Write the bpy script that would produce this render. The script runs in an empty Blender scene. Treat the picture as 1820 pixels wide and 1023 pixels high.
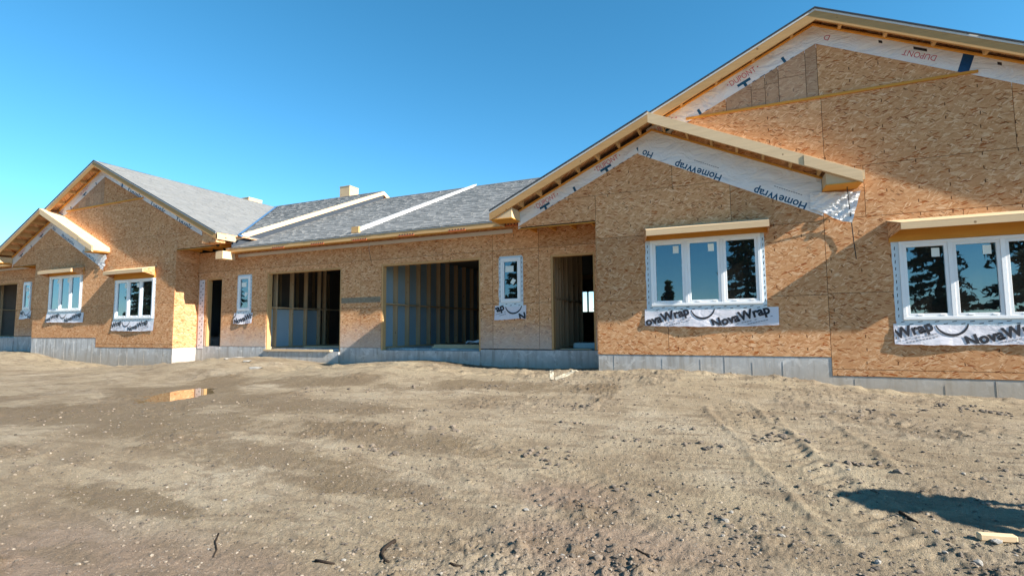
import bpy, bmesh, math, random
import numpy as np
from mathutils import Vector, Matrix
R = math.radians
random.seed(7)
rng = np.random.default_rng(11)
sc = bpy.context.scene
col = sc.collection

# ------------------------------------------------------------------ camera
YAW, PITCH, ROLL, CZ = -0.41451, 0.07908, -0.00813, 1.5
def cam_axes():
    cy, sy = math.cos(YAW), math.sin(YAW)
    fwd = Vector((sy, cy, 0)); right = Vector((cy, -sy, 0)); up = Vector((0, 0, 1))
    f2 = fwd * math.cos(PITCH) + up * math.sin(PITCH)
    u2 = up * math.cos(PITCH) - fwd * math.sin(PITCH)
    r3 = right * math.cos(ROLL) + u2 * math.sin(ROLL)
    u3 = u2 * math.cos(ROLL) - right * math.sin(ROLL)
    return f2, r3, u3
F2, R3, U3 = cam_axes()
cd = bpy.data.cameras.new('camera'); cd.sensor_width = 36; cd.lens = 18.0
cd.clip_start = 0.05; cd.clip_end = 3000
cam = bpy.data.objects.new('camera', cd); col.objects.link(cam)
M = Matrix((R3, U3, -F2)).transposed().to_4x4(); M.translation = Vector((0, 0, CZ))
cam.matrix_world = M
sc.camera = cam
def ray(px, py): return F2 + R3 * ((px - 910) / 910) - U3 * ((py - 511.5) / 910)
def onY(px, py, Y):
    d = ray(px, py); t = Y / d.y; return Vector((d.x * t, Y, CZ + d.z * t))
def onZ(px, py, Z):
    d = ray(px, py); t = (Z - CZ) / d.z; return Vector((d.x * t, d.y * t, Z))

# ------------------------------------------------------------------ light
SUN = Vector((-6.5, 1.0, -4.0)).normalized()
elev = math.asin(-SUN.z)
w = bpy.data.worlds.new('World'); sc.world = w; w.use_nodes = True
nt = w.node_tree; bg = nt.nodes['Background']
sky = nt.nodes.new('ShaderNodeTexSky'); sky.sky_type = 'NISHITA'; sky.sun_disc = False
sky.sun_elevation = elev; sky.sun_rotation = math.atan2(-SUN.x, -SUN.y)
sky.air_density = 1.0; sky.dust_density = 0.0; sky.ozone_density = 3.0; sky.altitude = 1800
hs = nt.nodes.new('ShaderNodeHueSaturation'); hs.inputs['Saturation'].default_value = 1.24
hs.inputs['Hue'].default_value = 0.482
nt.links.new(sky.outputs[0], hs.inputs['Color']); nt.links.new(hs.outputs[0], bg.inputs[0])
bg.inputs[1].default_value = 0.102
sl = bpy.data.lights.new('sun', 'SUN'); sl.energy = 5.0; sl.angle = R(0.55); sl.color = (1.0, 0.93, 0.82)
so = bpy.data.objects.new('sun', sl); col.objects.link(so); so.location = (30, -5, 20)
so.rotation_euler = SUN.to_track_quat('-Z', 'Y').to_euler()
sc.view_settings.view_transform = 'Standard'; sc.view_settings.look = 'None'
sc.view_settings.gamma = 1.0; sc.view_settings.use_curve_mapping = False
sc.view_settings.exposure = 1.3

# ------------------------------------------------------------------ materials
MATS = {}
def newmat(name):
    m = bpy.data.materials.new(name); m.use_nodes = True
    n = m.node_tree.nodes; l = m.node_tree.links
    MATS[name] = m
    return m, n, l, n['Principled BSDF']
class NT:
    """terse node building"""
    def __init__(s, m): s.n = m.node_tree.nodes; s.l = m.node_tree.links
    def new(s, t, **kw):
        o = s.n.new(t)
        for k, v in kw.items(): setattr(o, k, v)
        return o
    def set(s, sock, v):
        if isinstance(v, bpy.types.NodeSocket): s.l.new(v, sock)
        else: sock.default_value = v
    def math(s, op, a, b=0.0, c=None):
        o = s.new('ShaderNodeMath', operation=op); s.set(o.inputs[0], a); s.set(o.inputs[1], b)
        if c is not None: s.set(o.inputs[2], c)
        return o.outputs[0]
    def mix(s, f, a, b, mode='MIX'):
        o = s.new('ShaderNodeMix', data_type='RGBA', blend_type=mode)
        s.set(o.inputs[0], f); s.set(o.inputs[6], a if isinstance(a, bpy.types.NodeSocket) else (*a, 1))
        s.set(o.inputs[7], b if isinstance(b, bpy.types.NodeSocket) else (*b, 1)); return o.outputs[2]
    def noise(s, vec, scale, detail=3, rough=.5, dist=0.0):
        o = s.new('ShaderNodeTexNoise'); s.set(o.inputs['Vector'], vec); o.inputs['Scale'].default_value = scale
        o.inputs['Detail'].default_value = detail; o.inputs['Roughness'].default_value = rough; o.inputs['Distortion'].default_value = dist
        return o.outputs['Fac']
    def voro(s, vec, scale, rnd=1.0, feature='F1'):
        o = s.new('ShaderNodeTexVoronoi', feature=feature); s.set(o.inputs['Vector'], vec); o.inputs['Scale'].default_value = scale
        o.inputs['Randomness'].default_value = rnd; return o
    def ramp(s, f, stops, interp='LINEAR'):
        o = s.new('ShaderNodeValToRGB'); s.set(o.inputs[0], f); e = o.color_ramp.elements; o.color_ramp.interpolation = interp
        while len(e) < len(stops): e.new(0.5)
        for q, (p, c) in zip(e, stops):
            q.position = p; q.color = (*c, 1) if len(c) == 3 else c
        return o.outputs[0]
    def mapping(s, vec, scale=(1, 1, 1), rot=(0, 0, 0), loc=(0, 0, 0)):
        o = s.new('ShaderNodeMapping'); s.set(o.inputs[0], vec); s.set(o.inputs[1], loc)
        o.inputs[2].default_value = rot; o.inputs[3].default_value = scale; return o.outputs[0]
    def strand(s, vec, scale, ang, loc):
        o = s.new('ShaderNodeMapping', vector_type='TEXTURE'); s.set(o.inputs[0], vec); o.inputs[1].default_value = loc
        o.inputs[2].default_value = (0, 0, ang); o.inputs[3].default_value = (1 / scale[0], 1 / scale[1], 1); return o.outputs[0]
    def bump(s, h, strength=.3, dist=.01, normal=None):
        o = s.new('ShaderNodeBump'); s.set(o.inputs['Height'], h); o.inputs['Strength'].default_value = strength; o.inputs['Distance'].default_value = dist
        if normal: s.l.new(normal, o.inputs['Normal'])
        return o.outputs[0]
    def wallcoord(s):
        """(x+y, z+y*.3, 0): a wall plane's own coordinates whichever way it faces"""
        tc = s.new('ShaderNodeTexCoord'); sp = s.new('ShaderNodeSeparateXYZ'); s.l.new(tc.outputs['Object'], sp.inputs[0])
        u = s.math('ADD', sp.outputs[0], sp.outputs[1]); v = s.math('MULTIPLY_ADD', sp.outputs[1], .37, sp.outputs[2])
        cb = s.new('ShaderNodeCombineXYZ'); s.l.new(u, cb.inputs[0]); s.l.new(v, cb.inputs[1])
        return cb.outputs[0], u, v, sp
def flat(name, c, rough=.7, spec=.3, var=.12, scale=8, metal=0, bump=0, stretch=(1, 1, 1)):
    m, n, l, b = newmat(name); t = NT(m)
    tc = t.new('ShaderNodeTexCoord'); v = t.mapping(tc.outputs['Object'], stretch)
    f = t.noise(v, scale, 4, .6)
    cc = t.mix(f, tuple(x * (1 - var) for x in c), tuple(min(1, x * (1 + var)) for x in c))
    oi = t.new('ShaderNodeObjectInfo')
    k = t.math('MULTIPLY_ADD', oi.outputs['Random'], .16 if var else 0, .92 if var else 1)
    hv = t.new('ShaderNodeHueSaturation'); t.set(hv.inputs['Value'], k); l.new(cc, hv.inputs['Color'])
    l.new(hv.outputs[0], b.inputs['Base Color']); b.inputs['Roughness'].default_value = rough
    b.inputs['Specular IOR Level'].default_value = spec; b.inputs['Metallic'].default_value = metal
    if bump: l.new(t.bump(t.noise(v, scale * 4, 5, .6), bump, .01), b.inputs['Normal'])
    return m

def make_osb(name, tint=(1, 1, 1), grey=0.0, dust=None, nails=True):
    m, n, l, b = newmat(name); t = NT(m)
    vec, u, v, sp = t.wallcoord()
    oi = t.new('ShaderNodeObjectInfo')
    off = t.math('MULTIPLY', oi.outputs['Random'], 37.0)
    cb = t.new('ShaderNodeCombineXYZ'); t.l.new(off, cb.inputs[0]); t.l.new(off, cb.inputs[1])
    va = t.new('ShaderNodeVectorMath', operation='ADD'); l.new(vec, va.inputs[0]); l.new(cb.outputs[0], va.inputs[1])
    vec2 = va.outputs[0]
    # bend the coordinates a little so that strands are not straight
    wn = t.new('ShaderNodeTexNoise'); l.new(vec2, wn.inputs['Vector']); wn.inputs['Scale'].default_value = 5; wn.inputs['Detail'].default_value = 2
    vs = t.new('ShaderNodeVectorMath', operation='MULTIPLY_ADD'); l.new(wn.outputs['Color'], vs.inputs[0])
    vs.inputs[1].default_value = (.014, .014, 0); l.new(vec2, vs.inputs[2]); vec3 = vs.outputs[0]
    C0 = (.51, .325, .185)
    base = t.mix(t.noise(t.mapping(vec3, (6, 40, 1)), 1.0, 4, .65), tuple(c * .72 for c in C0), tuple(min(1, c * 1.25) for c in C0))
    hgt = None
    layers = [(8, (8, 40), 1), (-34, (9, 43), 2), (58, (10, 46), 3), (-8, (7.2, 36), 4), (30, (9, 43), 5), (18, (9, 52), 6), (-14, (8.5, 58), 7)]
    for i, (ang, (sx, sy), sd) in enumerate(layers):
        vm = t.strand(vec3, (sx, sy), R(ang), (sd * .37, sd * .13, 0))
        vo = t.voro(vm, 1.0)
        sc_ = t.new('ShaderNodeSeparateColor'); l.new(vo.outputs['Color'], sc_.inputs[0])
        # an elongated chip where the cell's own number passes a threshold
        edge = t.math('LESS_THAN', vo.outputs['Distance'], .46)
        thr = .55 if i < 5 else .92
        on = t.math('MULTIPLY', t.math('GREATER_THAN', sc_.outputs[0], thr), edge)
        if i < 5:
            cr = t.ramp(sc_.outputs[1], [(0, (.33, .18, .09)), (.16, (.43, .255, .135)), (.4, (.53, .34, .19)), (.75, (.62, .43, .26)), (1, (.71, .54, .36))])
        else:
            cr = t.ramp(sc_.outputs[1], [(0, (.14, .04, .018)), (.5, (.26, .09, .035)), (1, (.36, .15, .06))])
        base = t.mix(t.math('MULTIPLY', on, .88), base, cr)
        hgt = t.math('MULTIPLY', on, sc_.outputs[2]) if hgt is None else t.math('MAXIMUM', hgt, t.math('MULTIPLY', on, sc_.outputs[2]))
    # dark gaps between strands
    dk = t.voro(t.strand(vec3, (10, 44), R(-38), (.9, .4, 0)), 1.0)
    s2 = t.new('ShaderNodeSeparateColor'); l.new(dk.outputs['Color'], s2.inputs[0])
    on = t.math('MULTIPLY', t.math('GREATER_THAN', s2.outputs[0], .90), t.math('LESS_THAN', dk.outputs['Distance'], .36))
    base = t.mix(t.math('MULTIPLY', on, .75), base, (.10, .045, .02))
    # broad tone
    base = t.mix(t.math('MULTIPLY', t.noise(vec2, .9, 3, .6), .3), base, (.42, .28, .17))
    if nails:   # nail scars in rows over the studs
        gu = t.math('FRACT', t.math('DIVIDE', u, .406)); gv = t.math('FRACT', t.math('DIVIDE', v, .21))
        near = t.math('LESS_THAN', t.math('ABSOLUTE', t.math('SUBTRACT', gu, t.math('MULTIPLY_ADD', t.noise(vec2, 2.2, 1), .16, .42))), .019)
        vert = t.math('LESS_THAN', t.math('ABSOLUTE', t.math('SUBTRACT', gv, .5)), .12)
        wnz = t.new('ShaderNodeTexWhiteNoise', noise_dimensions='2D')
        cb2 = t.new('ShaderNodeCombineXYZ'); l.new(t.math('FLOOR', t.math('DIVIDE', u, .406)), cb2.inputs[0]); l.new(t.math('FLOOR', t.math('DIVIDE', v, .21)), cb2.inputs[1])
        l.new(cb2.outputs[0], wnz.inputs['Vector'])
        on = t.math('MULTIPLY', t.math('MULTIPLY', near, vert), t.math('GREATER_THAN', wnz.outputs['Value'], .55))
        base = t.mix(t.math('MULTIPLY', on, .8), base, (.05, .025, .015))
    if grey: base = t.mix(grey, base, (.30, .25, .20))
    if dust:  # splashed cement dust on the foot of the wall
        z0, z1, amt = dust
        fz = t.new('ShaderNodeMapRange'); t.set(fz.inputs[0], t.math('ADD', sp.outputs[2], t.math('MULTIPLY', t.math('SUBTRACT', t.noise(vec, 2.2, 4, .6), .5), .55)))
        fz.inputs[1].default_value = z0; fz.inputs[2].default_value = z1; fz.inputs[3].default_value = amt; fz.inputs[4].default_value = 0
        base = t.mix(fz.outputs[0], base, (.40, .37, .34))
    hv = t.new('ShaderNodeHueSaturation'); l.new(base, hv.inputs['Color'])
    t.set(hv.inputs['Value'], t.math('MULTIPLY_ADD', oi.outputs['Random'], .34, .97)); hv.inputs['Saturation'].default_value = 1.18; hv.inputs['Hue'].default_value = .488
    tm = t.mix(1.0, hv.outputs[0], tint, 'MULTIPLY')
    l.new(tm, b.inputs['Base Color']); b.inputs['Roughness'].default_value = .85; b.inputs['Specular IOR Level'].default_value = .06
    l.new(t.bump(t.math('ADD', hgt, t.math('MULTIPLY', t.noise(vec3, 120, 3), .3)), .35, .003), b.inputs['Normal'])
    return m
make_osb('osb'); make_osb('osb_weathered', grey=.45); make_osb('osb_splashed', dust=(1.05, 1.75, .75))
make_osb('osb_sealed', tint=(.62, .82, .92), grey=.55)
make_osb('osb_bare', tint=(1.25, 1.25, 1.3), nails=False)

def make_lumber(name, c, dark=.75, knots=True, axis=None):
    m, n, l, b = newmat(name); t = NT(m)
    tc = t.new('ShaderNodeTexCoord'); oi = t.new('ShaderNodeObjectInfo')
    off = t.math('MULTIPLY', oi.outputs['Random'], 19.0)
    cb = t.new('ShaderNodeCombineXYZ'); l.new(off, cb.inputs[0]); l.new(off, cb.inputs[2])
    va = t.new('ShaderNodeVectorMath', operation='ADD'); l.new(tc.outputs['Object'], va.inputs[0]); l.new(cb.outputs[0], va.inputs[1])
    v = va.outputs[0]
    g = t.noise(t.mapping(v, axis or (1.5, 30, 30)), 1.0, 5, .6, .6)
    cc = t.mix(g, tuple(x * dark for x in c), tuple(min(1, x * 1.18) for x in c))
    cc = t.mix(t.math('MULTIPLY', t.noise(v, 1.7, 3), .35), cc, tuple(x * f for x, f in zip(c, (.85, .68, .5))))
    if knots:
        vo = t.voro(t.mapping(v, (1, 1, 1)), 4.6)
        k = t.math('LESS_THAN', vo.outputs['Distance'], .085)
        cc = t.mix(t.math('MULTIPLY', k, .7), cc, (.12, .055, .025))
    hv = t.new('ShaderNodeHueSaturation'); l.new(cc, hv.inputs['Color']); t.set(hv.inputs['Value'], t.math('MULTIPLY_ADD', oi.outputs['Random'], .22, .86))
    l.new(hv.outputs[0], b.inputs['Base Color']); b.inputs['Roughness'].default_value = .75; b.inputs['Specular IOR Level'].default_value = .06
    l.new(t.bump(g, .15, .004), b.inputs['Normal'])
    return m
make_lumber('lumber', (.60, .38, .18))
make_lumber('lumber_rake', (.50, .30, .135))
make_lumber('lumber_pale', (.69, .52, .33))
make_lumber('lumber_orange', (.68, .33, .07), knots=False)
make_lumber('stud', (.58, .42, .26), axis=(30, 30, 1.5))

def sheet_mat(name, c, rough, wr=.5, sc_=2.2, var=.1):
    m, n, l, b = newmat(name); t = NT(m); tc = t.new('ShaderNodeTexCoord')
    f = t.noise(t.mapping(tc.outputs['Object'], (1, 1, 2.2), (0, R(25), 0)), sc_, 5, .55, 1.2)
    cc = t.mix(f, tuple(x * (1 - var) for x in c), c)
    l.new(cc, b.inputs['Base Color']); b.inputs['Roughness'].default_value = rough
    l.new(t.bump(f, wr, .06), b.inputs['Normal']); return m
sheet_mat('house_wrap', (.80, .80, .81), .42, .95, 2.6)
sheet_mat('crinkled_wrap', (.84, .84, .85), .3, .8, 6)
sheet_mat('flashing_wrap', (.70, .68, .73), .4, .3)
sheet_mat('flashing_tape', (.62, .72, .78), .45, .3, 5)
flat('sheathing_gap', (.05, .035, .025), .9, .1, .1)
flat('shingle_edge', (.045, .055, .07), .8, .2, .2)
flat('ink_black', (.025, .025, .032), .5, var=.2)
flat('ink_grey', (.25, .25, .28), .6, var=.2)
flat('ink_blue', (.012, .085, .17), .5, var=.15)
flat('ink_red', (.52, .09, .13), .5, var=.15)
flat('tape_blue', (.01, .06, .16), .35, var=.3, scale=20)
flat('vinyl', (.84, .85, .86), .32, .5, .03)
flat('sticker', (.78, .84, .80), .6, var=.05)
flat('drip_edge', (.55, .54, .52), .45, .4, .06)
flat('white_wrap', (.66, .65, .63), .5, var=.08, bump=.3, scale=4)
flat('drywall', (.34, .45, .53), .85, .2, .08, 3)  # bluish board; part of the blue is skylight painted into the colour
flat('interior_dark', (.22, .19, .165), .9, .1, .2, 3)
flat('valley_metal', (.16, .33, .55), .35, .5, .1, 3, metal=.5)  # blue of the reflected sky is painted into this colour
flat('bracket_red', (.52, .13, .045), .6, var=.15)
flat('cable_black', (.02, .02, .022), .5, var=.1)
flat('bark', (.075, .05, .035), .9, .1, .3, 12, bump=.6)
flat('stick_bark', (.035, .026, .02), .9, .1, .3, 40, bump=.6)
flat('rubble', (.34, .32, .29), .9, .15, .25, 30, bump=.6)
flat('stone', (.30, .275, .24), .85, .2, .3, 40, bump=.4)
flat('foam', (.50, .66, .68), .7, .3, .08, 6)
flat('lime_mark', (.50, .44, .33), .95, .1, .3, 14)
flat('straw', (.55, .42, .22), .8, .2, .15, 30)
flat('vest', (.80, .35, .05), .8, .2, .1)
flat('jeans', (.06, .08, .14), .9, .1, .2, 20)
flat('skin', (.50, .30, .21), .55, .4, .05)

def make_concrete(name, c=(.50, .50, .495)):
    m, n, l, b = newmat(name); t = NT(m); vec, u, v, sp = t.wallcoord()
    f = t.noise(vec, 2.0, 6, .65); g = t.noise(vec, 14, 5, .6)
    cc = t.mix(f, tuple(x * .72 for x in c), tuple(min(1, x * 1.2) for x in c)); cc = t.mix(t.math('MULTIPLY', g, .3), cc, (.30, .30, .30))
    dr = t.noise(t.mapping(vec, (9, .8, 1)), 1.0, 4, .6); cc = t.mix(t.ramp(dr, [(.47, (0, 0, 0)), (.64, (.75, .75, .75))]), cc, (.27, .255, .235))
    pt = t.noise(vec, 4.5, 5, .7, .6); cc = t.mix(t.ramp(pt, [(.53, (0, 0, 0)), (.60, (.6, .6, .6))]), cc, (.66, .65, .63))
    # bug holes
    vo = t.voro(t.mapping(vec, (9, 11, 1)), 1.0); s2 = t.new('ShaderNodeSeparateColor'); l.new(vo.outputs['Color'], s2.inputs[0])
    k = t.math('MULTIPLY', t.math('LESS_THAN', vo.outputs['Distance'], t.math('MULTIPLY', s2.outputs[1], .16)), t.math('GREATER_THAN', s2.outputs[0], .5))
    cc = t.mix(t.math('MULTIPLY', k, .7), cc, (.09, .09, .10))
    # mud splash at the foot
    fz = t.new('ShaderNodeMapRange'); t.set(fz.inputs[0], t.math('ADD', sp.outputs[2], t.math('MULTIPLY', t.math('SUBTRACT', t.noise(vec, 3, 4), .5), .35)))
    fz.inputs[1].default_value = .55; fz.inputs[2].default_value = 1.0; fz.inputs[3].default_value = .8; fz.inputs[4].default_value = 0
    cc = t.mix(fz.outputs[0], cc, (.36, .30, .23))
    l.new(cc, b.inputs['Base Color']); b.inputs['Roughness'].default_value = .85
    l.new(t.bump(t.math('ADD', g, t.math('MULTIPLY', k, -1.5)), .4, .006), b.inputs['Normal']); return m
make_concrete('concrete'); make_concrete('slab', (.42, .42, .41))

def make_shingle():
    m, n, l, b = newmat('shingle'); t = NT(m)
    at = t.new('ShaderNodeAttribute', attribute_name='tone'); tc = t.new('ShaderNodeTexCoord')
    cc = t.ramp(at.outputs['Fac'], [(0, (.09, .094, .095)), (.35, (.175, .18, .18)), (.7, (.25, .252, .245)), (1, (.32, .318, .305))])
    g = t.noise(tc.outputs['Object'], 240, 2, .7)
    cc = t.mix(t.math('MULTIPLY', g, .55), cc, (.2, .2, .2)); cc = t.mix(t.math('MULTIPLY', t.noise(tc.outputs['Object'], .7, 3), .25), cc, (.22, .22, .22))
    l.new(cc, b.inputs['Base Color']); b.inputs['Roughness'].default_value = .9; b.inputs['Specular IOR Level'].default_value = .2
    l.new(t.bump(g, .4, .004), b.inputs['Normal'])
make_shingle()

def make_glass():
    m = bpy.data.materials.new('glass'); m.use_nodes = True; MATS['glass'] = m; t = NT(m)
    for q in list(t.n):
        if q.type != 'OUTPUT_MATERIAL': t.n.remove(q)
    out = [q for q in t.n if q.type == 'OUTPUT_MATERIAL'][0]
    tr = t.new('ShaderNodeBsdfTransparent'); tr.inputs[0].default_value = (.22, .33, .36, 1)
    gl = t.new('ShaderNodeBsdfGlossy'); gl.inputs['Roughness'].default_value = .01; gl.inputs[0].default_value = (.62, .86, 1, 1)
    df = t.new('ShaderNodeBsdfDiffuse'); df.inputs[0].default_value = (.5, .47, .42, 1)
    fr = t.new('ShaderNodeFresnel'); fr.inputs[0].default_value = 1.9
    tc = t.new('ShaderNodeTexCoord'); nz = t.noise(tc.outputs['Object'], 1.3, 3)
    l = t.l; l.new(t.bump(nz, .08, .02), gl.inputs['Normal'])
    m1 = t.new('ShaderNodeMixShader'); t.set(m1.inputs[0], t.math('MULTIPLY_ADD', fr.outputs[0], 1.0, .06)); l.new(tr.outputs[0], m1.inputs[1]); l.new(gl.outputs[0], m1.inputs[2])
    m2 = t.new('ShaderNodeMixShader'); t.set(m2.inputs[0], t.math('MULTIPLY_ADD', t.noise(tc.outputs['Object'], 9, 4, .7), 0.035, .004)); l.new(m1.outputs[0], m2.inputs[1]); l.new(df.outputs[0], m2.inputs[2])
    l.new(m2.outputs[0], out.inputs[0])
make_glass()

# ------------------------------------------------------------------ mesh helpers
class MB:
    def __init__(s): s.v = []; s.f = []
    def add(s, vs, fs):
        o = len(s.v); s.v += [tuple(p) for p in vs]; s.f += [tuple(i + o for i in f) for f in fs]; return s
    def box(s, x0, x1, y0, y1, z0, z1):
        return s.add([(x0, y0, z0), (x1, y0, z0), (x1, y1, z0), (x0, y1, z0), (x0, y0, z1), (x1, y0, z1), (x1, y1, z1), (x0, y1, z1)],
                     [(3, 2, 1, 0), (4, 5, 6, 7), (0, 1, 5, 4), (1, 2, 6, 5), (2, 3, 7, 6), (3, 0, 4, 7)])
    def prism_y(s, poly, y0, y1):      # polygon in (x, z), pushed along y
        n = len(poly)
        if sum(poly[i][0] * poly[(i + 1) % n][1] - poly[(i + 1) % n][0] * poly[i][1] for i in range(n)) < 0: poly = poly[::-1]
        vs = [(x, y0, z) for x, z in poly] + [(x, y1, z) for x, z in poly]
        return s.add(vs, [tuple(range(n)), tuple(range(2 * n - 1, n - 1, -1))] + [(i, n + i, n + (i + 1) % n, (i + 1) % n)[::-1] for i in range(n)][::1] if False else
                     [tuple(range(n)), tuple(range(2 * n - 1, n - 1, -1))] + [((i + 1) % n, i, n + i, n + (i + 1) % n) for i in range(n)])
    def prism_x(s, poly, x0, x1):      # polygon in (y, z), pushed along x
        n = len(poly)
        if sum(poly[i][0] * poly[(i + 1) % n][1] - poly[(i + 1) % n][0] * poly[i][1] for i in range(n)) < 0: poly = poly[::-1]
        vs = [(x1, y, z) for y, z in poly] + [(x0, y, z) for y, z in poly]
        return s.add(vs, [tuple(range(n)), tuple(range(2 * n - 1, n - 1, -1))] + [((i + 1) % n, i, n + i, n + (i + 1) % n) for i in range(n)])
    def bar(s, a, b, wd, up=Vector((0, 0, 1)), ht=None):
        a = Vector(a); b = Vector(b); d = (b - a).normalized(); sd = d.cross(up).normalized() * wd / 2; u = sd.cross(d).normalized() * (ht or wd) / 2
        vs = [a - sd - u, a + sd - u, a + sd + u, a - sd + u, b - sd - u, b + sd - u, b + sd + u, b - sd + u]
        return s.add(vs, [(0, 1, 2, 3), (7, 6, 5, 4), (1, 0, 4, 5), (2, 1, 5, 6), (3, 2, 6, 7), (0, 3, 7, 4)])
    def tube(s, pts, rad, n=6):
        pts = [Vector(p) for p in pts]; o = len(s.v)
        rs = rad if isinstance(rad, (list, tuple)) else [rad] * len(pts)
        for i, p in enumerate(pts):
            d = (pts[min(i + 1, len(pts) - 1)] - pts[max(i - 1, 0)]).normalized()
            a = d.cross(Vector((.31, .2, .93))).normalized(); b2 = d.cross(a)
            for k in range(n):
                q = 2 * math.pi * k / n; s.v.append(tuple(p + (a * math.cos(q) + b2 * math.sin(q)) * rs[i]))
        for i in range(len(pts) - 1):
            for k in range(n):
                s.f.append((o + i * n + k, o + i * n + (k + 1) % n, o + (i + 1) * n + (k + 1) % n, o + (i + 1) * n + k))
        s.f.append(tuple(o + k for k in range(n))[::-1]); s.f.append(tuple(o + (len(pts) - 1) * n + k for k in range(n)))
        return s
    def build(s, name, mat, parent=None, smooth=False, bevel=0):
        me = bpy.data.meshes.new(name); me.from_pydata(s.v, [], s.f); me.update()
        bm = bmesh.new(); bm.from_mesh(me); bmesh.ops.recalc_face_normals(bm, faces=bm.faces)
        if bevel: bmesh.ops.bevel(bm, geom=list(bm.edges), offset=bevel, segments=1, affect='EDGES')
        bm.to_mesh(me); bm.free()
        if smooth: me.polygons.foreach_set('use_smooth', [True] * len(me.polygons))
        return link(name, me, mat, parent)
def link(name, me, mat, parent=None):
    o = bpy.data.objects.new(name, me); col.objects.link(o)
    if mat and not me.materials: me.materials.append(MATS[mat])
    if parent: o.parent = parent
    return o
def thing(name, label, cat, group=None):
    o = bpy.data.objects.new(name, None); col.objects.link(o); o.empty_display_size = .2
    return tag(o, label, cat, group)
def tag(o, label=None, cat=None, group=None, kind=None):
    if label: o['label'] = label
    if cat: o['category'] = cat
    if group: o['group'] = group
    if kind: o['kind'] = kind
    return o
def clip(poly, a, b, c):               # keep a*x + b*z <= c
    out = []
    for i in range(len(poly)):
        p, q = poly[i], poly[(i + 1) % len(poly)]
        fp = a * p[0] + b * p[1] - c; fq = a * q[0] + b * q[1] - c
        if fp <= 0: out.append(p)
        if (fp < 0 < fq) or (fq < 0 < fp):
            k = fp / (fp - fq); out.append((p[0] + (q[0] - p[0]) * k, p[1] + (q[1] - p[1]) * k))
    return out
def minus(rects, h):                   # rectangles (x0,x1,z0,z1) less a hole
    out = []
    for (a, b, c, d) in rects:
        x0, x1, z0, z1 = max(a, h[0]), min(b, h[1]), max(c, h[2]), min(d, h[3])
        if x0 >= x1 or z0 >= z1: out.append((a, b, c, d)); continue
        if a < x0: out.append((a, x0, c, d))
        if x1 < b: out.append((x1, b, c, d))
        if c < z0: out.append((x0, x1, c, z0))
        if z1 < d: out.append((x0, x1, z1, d))
    return out
def shoelace(p): return abs(sum(p[i][0] * p[(i + 1) % len(p)][1] - p[(i + 1) % len(p)][0] * p[i][1] for i in range(len(p)))) / 2
def osb_panel(parent, rect, y, holes=(), planes=(), mat='osb', th=.011, gap=.0036):
    a, b, c, d = rect
    rs = [(a + gap, b - gap, c + gap, d - gap)]
    for h in holes: rs = minus(rs, h)
    while rs:                          # pieces that a hole has parted are boards of their own
        grp = [rs.pop()]; grew = True
        while grew:
            grew = False
            for r in list(rs):
                if any(min(r[1], g[1]) - max(r[0], g[0]) > -1e-6 and min(r[3], g[3]) - max(r[2], g[2]) > -1e-6 and (min(r[1], g[1]) - max(r[0], g[0]) > .01 or min(r[3], g[3]) - max(r[2], g[2]) > .01) for g in grp):
                    grp.append(r); rs.remove(r); grew = True
        mb = MB()
        for (x0, x1, z0, z1) in grp:
            p = [(x0, z0), (x1, z0), (x1, z1), (x0, z1)]
            for pl in planes: p = clip(p, *pl)
            if len(p) >= 3 and shoelace(p) > 1e-4: mb.prism_y(p, y, y + th)
        if mb.f: mb.build('osb_panel', mat, parent)
def text_mesh(s, size, bold=0.0, shear=0.0):
    cu = bpy.data.curves.new('lettering', 'FONT'); cu.body = s; cu.size = size; cu.offset = bold; cu.shear = shear; cu.resolution_u = 3
    o = bpy.data.objects.new('lettering', cu); col.objects.link(o)
    dg = bpy.context.evaluated_depsgraph_get()
    me = bpy.data.meshes.new_from_object(o.evaluated_get(dg)); bpy.data.objects.remove(o); bpy.data.curves.remove(cu)
    me.materials.clear(); return me
def letter(parent, s, size, x, z, y, ang, mat, planes=(), bold=0.0, sx=1.0, width=None):
    """flat print on a wall plane at depth y; (x, z) is where the baseline starts"""
    me = text_mesh(s, size, bold)
    if width:
        xs = [v.co.x for v in me.vertices]; sx = width / (max(xs) - min(xs))
    bm = bmesh.new(); bm.from_mesh(me); ca, sa = math.cos(ang), math.sin(ang)
    for v in bm.verts:
        u, w_ = v.co.x * sx, v.co.y
        v.co = Vector((x + u * ca - w_ * sa, y, z + u * sa + w_ * ca))
    for (a, b, c) in planes:
        n_ = Vector((a, 0, b)); d2 = n_.length_squared
        bmesh.ops.bisect_plane(bm, geom=bm.verts[:] + bm.edges[:] + bm.faces[:], plane_co=n_ * (c / d2), plane_no=n_, clear_outer=True)
    if not bm.faces: bm.free(); bpy.data.meshes.remove(me); return
    bmesh.ops.recalc_face_normals(bm, faces=bm.faces)
    bm.to_mesh(me); bm.free()
    return link('lettering', me, mat, parent)

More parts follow.
